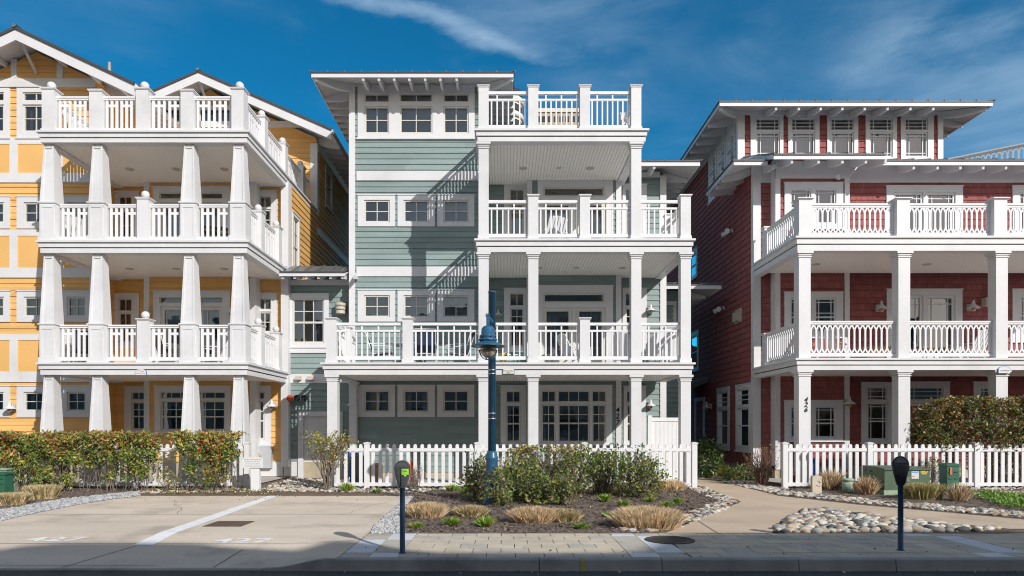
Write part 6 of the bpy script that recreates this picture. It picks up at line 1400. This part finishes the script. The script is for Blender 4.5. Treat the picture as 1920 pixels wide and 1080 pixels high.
# ------------------------------------------------------------------ buildings beyond and across the street
Y = 130; t = thing('condo_tower', 'distant pale tower with curved balconies behind the top railing', 'tower', (xx(962, Y), Y, 0)); x0, x1, zt = xx(905, Y), xx(983, Y), zz(181, Y); cx = (x0 + x1) / 2; rr = (x1 - x0) / 2
MB().lathe([(rr * .93, 0), (rr * .93, zt)], cx, Y + rr, 28).build('shaft', 'tower_wall', t)
z = zt; k = 0
while z > 40: mb = MB(); mb.lathe([(rr * .94, z - .25), (rr * 1.0, z - .25), (rr * 1.0, z + .75), (rr * .97, z + .75), (rr * .97, z), (rr * .94, z)], cx, Y + rr, 28); mb.build('balcony_ring', 'tower_wall', t); mb = MB(); mb.lathe([(rr * .935, z + .8), (rr * .935, z + 2.3)], cx, Y + rr, 28); mb.build('window_band', 'far_glass', t); z -= 3.0
Y = 160; t = thing('office_block', 'distant tan block with rows of dark windows between the top railing posts', 'building', (xx(1050, Y), Y, 0)); x0, x1, zt = xx(1000, Y), xx(1094, Y), zz(211, Y)
bx(t, 'wall', 'tan_wall', WORLD, x0, x1, Y, Y + 14, 0, zt); bx(t, 'parapet', 'tower_wall', WORLD, x0 - .3, x1 + .3, Y - .3, Y + 14.3, zt + .01, zt + .9)
for r_ in range(4):
    for c_ in range(8):
        a = x0 + .7 + c_ * (x1 - x0 - .8) / 8; bx(t, 'window', 'far_glass', WORLD, a, a + .85, Y - .12, Y - .01, zt - 2.2 - 2.4 * r_, zt - .9 - 2.4 * r_)
t = thing('shingle_cottage', 'grey shingled cottage with dark roof at the back of the alley', 'house', (5.5, 36, 0)); bx(t, 'wall', 'grey_shingle', WORLD, 1, 12, 36, 44, 0, 3.6); mb = MB(); mb.prism([(.4, 3.5), (12.6, 3.5), (6.5, 6.2)], 35.6, 44.4, 'd'); mb.build('roof', 'roof_edge', t); bx(t, 'trim_board', 'white_trim', WORLD, 1, 12, 35.95, 35.99, 3.2, 3.5)
SX, SZ = .728, .689
prof = [(-420, 1022), (-150, 1016), (0, 1024), (45, 1018), (120, 1014), (250, 1013.5), (380, 1015), (430, 1020), (560, 1025), (590, 1020), (615, 1013), (660, 1015), (720, 1023), (770, 1032), (830, 1036.5), (1150, 1036.5), (1200, 1031), (1235, 1016), (1262, 1003), (1300, 1000), (1450, 1000), (1600, 998), (1760, 996), (1900, 997), (2300, 1010)]
pr = []
for p in prof:
    x, y = gp(*p); pr.append((x + SX * (y + 8), SZ * (y + 8)))
pr = [(-45, 6.5), (-8, 6.5), (-7.99, 9.5)] + pr + [(30, 9), (30.01, 6.5), (60, 6.5)]
t = thing('street_house', 'tan gabled house across the street, behind the camera', 'house', (14, -12, 0)); mb = MB()
for (a, za), (b, zb) in zip(pr, pr[1:]):
    mb.face([(a, -8, 0), (b, -8, 0), (b, -8, zb), (a, -8, za)]); mb.face([(a, -14, 0), (b, -14, 0), (b, -14, zb), (a, -14, za)]); mb.face([(a, -8, za), (b, -8, zb), (b, -14, zb), (a, -14, za)], 1)
for q in (0, -1): mb.face([(pr[q][0], -8, 0), (pr[q][0], -14, 0), (pr[q][0], -14, pr[q][1]), (pr[q][0], -8, pr[q][1])])
mb.build('wall', ['street_wall', 'roof_edge'], t)
for r_ in range(3):
    for c_ in range(26): a = pr[0][0] + 2 + c_ * 3.6; w = bx(t, 'window', 'white_trim', WORLD, a, a + 1.5, -7.999, -7.94, 1.2 + 3.3 * r_, 3.0 + 3.3 * r_); bx(w, 'pane', 'far_glass', WORLD, a + .12, a + 1.38, -7.939, -7.93, 1.32 + 3.3 * r_, 2.88 + 3.3 * r_)

# ------------------------------------------------------------------ sky, sun, camera
wd = bpy.data.worlds.new('World'); bpy.context.scene.world = wd; wd.use_nodes = True; nt = wd.node_tree; N, L = nt.nodes.new, nt.links.new
bg = nt.nodes['Background']; sky = N('ShaderNodeTexSky'); sky.sky_type = 'NISHITA'; sky.sun_disc = False; EL, AZ = math.atan(SZ / math.hypot(SX, 1)), math.atan2(SX, -1.0)
sky.sun_elevation = EL; sky.sun_rotation = AZ; sky.air_density = 1.0; sky.dust_density = .4; sky.ozone_density = 3.0
tc = N('ShaderNodeTexCoord'); sp = N('ShaderNodeSeparateXYZ'); L(tc.outputs['Generated'], sp.inputs[0])
# deep polarised blue on the side away from the sun
pol = N('ShaderNodeMapRange'); pol.interpolation_type = 'SMOOTHSTEP'; pol.inputs['From Min'].default_value = -.2; pol.inputs['From Max'].default_value = .7; L(sp.outputs[1], pol.inputs['Value'])
tint = N('ShaderNodeMix'); tint.data_type = 'RGBA'; tint.blend_type = 'MULTIPLY'; L(pol.outputs[0], tint.inputs['Factor'])
warm = N('ShaderNodeMix'); warm.data_type = 'RGBA'; warm.blend_type = 'MULTIPLY'; warm.inputs['Factor'].default_value = 1; L(sky.outputs[0], warm.inputs['A']); warm.inputs['B'].default_value = (1.42, 1.08, .82, 1); L(warm.outputs['Result'], tint.inputs['A']); tint.inputs['B'].default_value = (.036, .60, 1.02, 1)
# cirrus
mp = N('ShaderNodeMapping'); mp.inputs['Rotation'].default_value = (0, R(24), 0); mp.inputs['Scale'].default_value = (2.2, 1.6, 7.0); L(tc.outputs['Generated'], mp.inputs[0])
nz = N('ShaderNodeTexNoise'); nz.inputs['Scale'].default_value = 1.7; nz.inputs['Detail'].default_value = 9; nz.inputs['Roughness'].default_value = .58; nz.inputs['Distortion'].default_value = .5; L(mp.outputs[0], nz.inputs[0])
n2 = N('ShaderNodeTexNoise'); n2.inputs['Scale'].default_value = 2.1; n2.inputs['Detail'].default_value = 4; L(tc.outputs['Generated'], n2.inputs[0])
r1 = N('ShaderNodeMapRange'); r1.interpolation_type = 'SMOOTHSTEP'; r1.inputs['From Min'].default_value = .47; r1.inputs['From Max'].default_value = 1.35; L(nz.outputs[0], r1.inputs[0])
r2 = N('ShaderNodeMapRange'); r2.inputs['From Min'].default_value = .35; r2.inputs['From Max'].default_value = .62; L(n2.outputs[0], r2.inputs[0])
r3 = N('ShaderNodeMapRange'); r3.inputs['From Min'].default_value = -.65; r3.inputs['From Max'].default_value = .55; r3.inputs['To Min'].default_value = .25; r3.inputs['To Max'].default_value = 1; L(sp.outputs[0], r3.inputs[0])
m1 = N('ShaderNodeMath'); m1.operation = 'MULTIPLY'; L(r1.outputs[0], m1.inputs[0]); L(r2.outputs[0], m1.inputs[1]); m2 = N('ShaderNodeMath'); m2.operation = 'MULTIPLY'; L(m1.outputs[0], m2.inputs[0]); L(r3.outputs[0], m2.inputs[1])
vx = N('ShaderNodeMapRange'); vx.interpolation_type = 'SMOOTHSTEP'; vx.inputs['From Min'].default_value = .15; vx.inputs['From Max'].default_value = .75; vx.inputs['To Max'].default_value = .20; L(sp.outputs[0], vx.inputs[0])
n3 = N('ShaderNodeTexNoise'); n3.inputs['Scale'].default_value = 3.4; n3.inputs['Detail'].default_value = 7; n3.inputs['Roughness'].default_value = .6; L(mp.outputs[0], n3.inputs[0])
vn = N('ShaderNodeMapRange'); vn.inputs['From Min'].default_value = .25; vn.inputs['From Max'].default_value = .7; L(n3.outputs[0], vn.inputs[0])
vm_ = N('ShaderNodeMath'); vm_.operation = 'MULTIPLY'; L(vx.outputs[0], vm_.inputs[0]); L(vn.outputs[0], vm_.inputs[1])
va = N('ShaderNodeMath'); va.use_clamp = True; L(vm_.outputs[0], va.inputs[0]); L(m2.outputs[0], va.inputs[1])
def wisp(p, q, width, amount, prev):
    A, B = [Vector((a - PX, F, PY - b)).normalized() for a, b in (p, q)]; nn = A.cross(B).normalized(); mid = (A + B).normalized(); half = A.angle(B) / 2
    d1 = N('ShaderNodeVectorMath'); d1.operation = 'DOT_PRODUCT'; d1.inputs[1].default_value = nn; L(tc.outputs['Generated'], d1.inputs[0])
    wob = N('ShaderNodeMath'); wob.operation = 'MULTIPLY_ADD'; wob.inputs[1].default_value = width * 3.0; L(n3.outputs[0], wob.inputs[0]); wa = N('ShaderNodeMath'); wa.operation = 'SUBTRACT'; L(d1.outputs['Value'], wa.inputs[0]); wa.inputs[1].default_value = width * 1.5; L(wa.outputs[0], wob.inputs[2])
    ab = N('ShaderNodeMath'); ab.operation = 'ABSOLUTE'; L(wob.outputs[0], ab.inputs[0])
    k1 = N('ShaderNodeMapRange'); k1.interpolation_type = 'SMOOTHSTEP'; k1.inputs['From Max'].default_value = width; k1.inputs['To Min'].default_value = 1; k1.inputs['To Max'].default_value = 0; L(ab.outputs[0], k1.inputs[0])
    d2 = N('ShaderNodeVectorMath'); d2.operation = 'DOT_PRODUCT'; d2.inputs[1].default_value = mid; L(tc.outputs['Generated'], d2.inputs[0])
    k2 = N('ShaderNodeMapRange'); k2.interpolation_type = 'SMOOTHSTEP'; k2.inputs['From Min'].default_value = math.cos(half * 1.25); k2.inputs['From Max'].default_value = math.cos(half * .35); L(d2.outputs['Value'], k2.inputs[0])
    k3 = N('ShaderNodeMapRange'); k3.inputs['From Min'].default_value = .3; k3.inputs['From Max'].default_value = .65; k3.inputs['To Min'].default_value = .2; L(nz.outputs[0], k3.inputs[0])
    x1 = N('ShaderNodeMath'); x1.operation = 'MULTIPLY'; L(k1.outputs[0], x1.inputs[0]); L(k2.outputs[0], x1.inputs[1]); x2 = N('ShaderNodeMath'); x2.operation = 'MULTIPLY'; L(x1.outputs[0], x2.inputs[0]); L(k3.outputs[0], x2.inputs[1])
    x3 = N('ShaderNodeMath'); x3.operation = 'MULTIPLY_ADD'; x3.use_clamp = True; x3.inputs[1].default_value = amount; L(x2.outputs[0], x3.inputs[0]); L(prev.outputs[0], x3.inputs[2]); return x3
va = wisp((560, -40), (1010, 95), .020, .62, va); va = wisp((1000, 190), (1500, 120), .06, .07, va); va = wisp((1560, 60), (2050, 240), .09, .22, va); va = wisp((-100, 60), (350, 20), .06, .08, va); va = wisp((800, -20), (1300, 60), .07, .25, va)
cm = N('ShaderNodeMix'); cm.data_type = 'RGBA'; L(va.outputs[0], cm.inputs['Factor']); L(tint.outputs['Result'], cm.inputs['A']); cm.inputs['B'].default_value = (4.2, 5.6, 7.0, 1)
L(cm.outputs['Result'], bg.inputs['Color']); bg.inputs['Strength'].default_value = .12
sun = bpy.data.lights.new('sun', 'SUN'); sun.energy = 3.8; sun.angle = R(.5); sun.color = (1, .965, .92); so = bpy.data.objects.new('sun', sun); C.objects.link(so)
so.rotation_euler = Vector((-SX, 1, -SZ)).to_track_quat('-Z', 'Y').to_euler(); so.location = (10, -20, 30)
cam = bpy.data.cameras.new('camera'); cam.sensor_width = 36; cam.lens = 36 * F / 1920; cam.shift_x = (960 - PX) / 1920; cam.shift_y = (PY - 540) / 1920; cam.clip_end = 6000; cam.clip_start = .1
co = bpy.data.objects.new('camera', cam); C.objects.link(co); co.location = (0, 0, CH); co.rotation_euler = (R(90), 0, 0)
S = bpy.context.scene; S.camera = co; S.view_settings.view_transform = 'Standard'; S.view_settings.look = 'None'; S.view_settings.exposure = 0.14; S.cycles.pixel_filter_type = 'BLACKMAN_HARRIS'; S.cycles.filter_width = 1.05; S.view_settings.gamma = 1.0
S.cycles.max_bounces = 10; S.cycles.diffuse_bounces = 8; S.cycles.transparent_max_bounces = 16; S.cycles.use_denoising = True
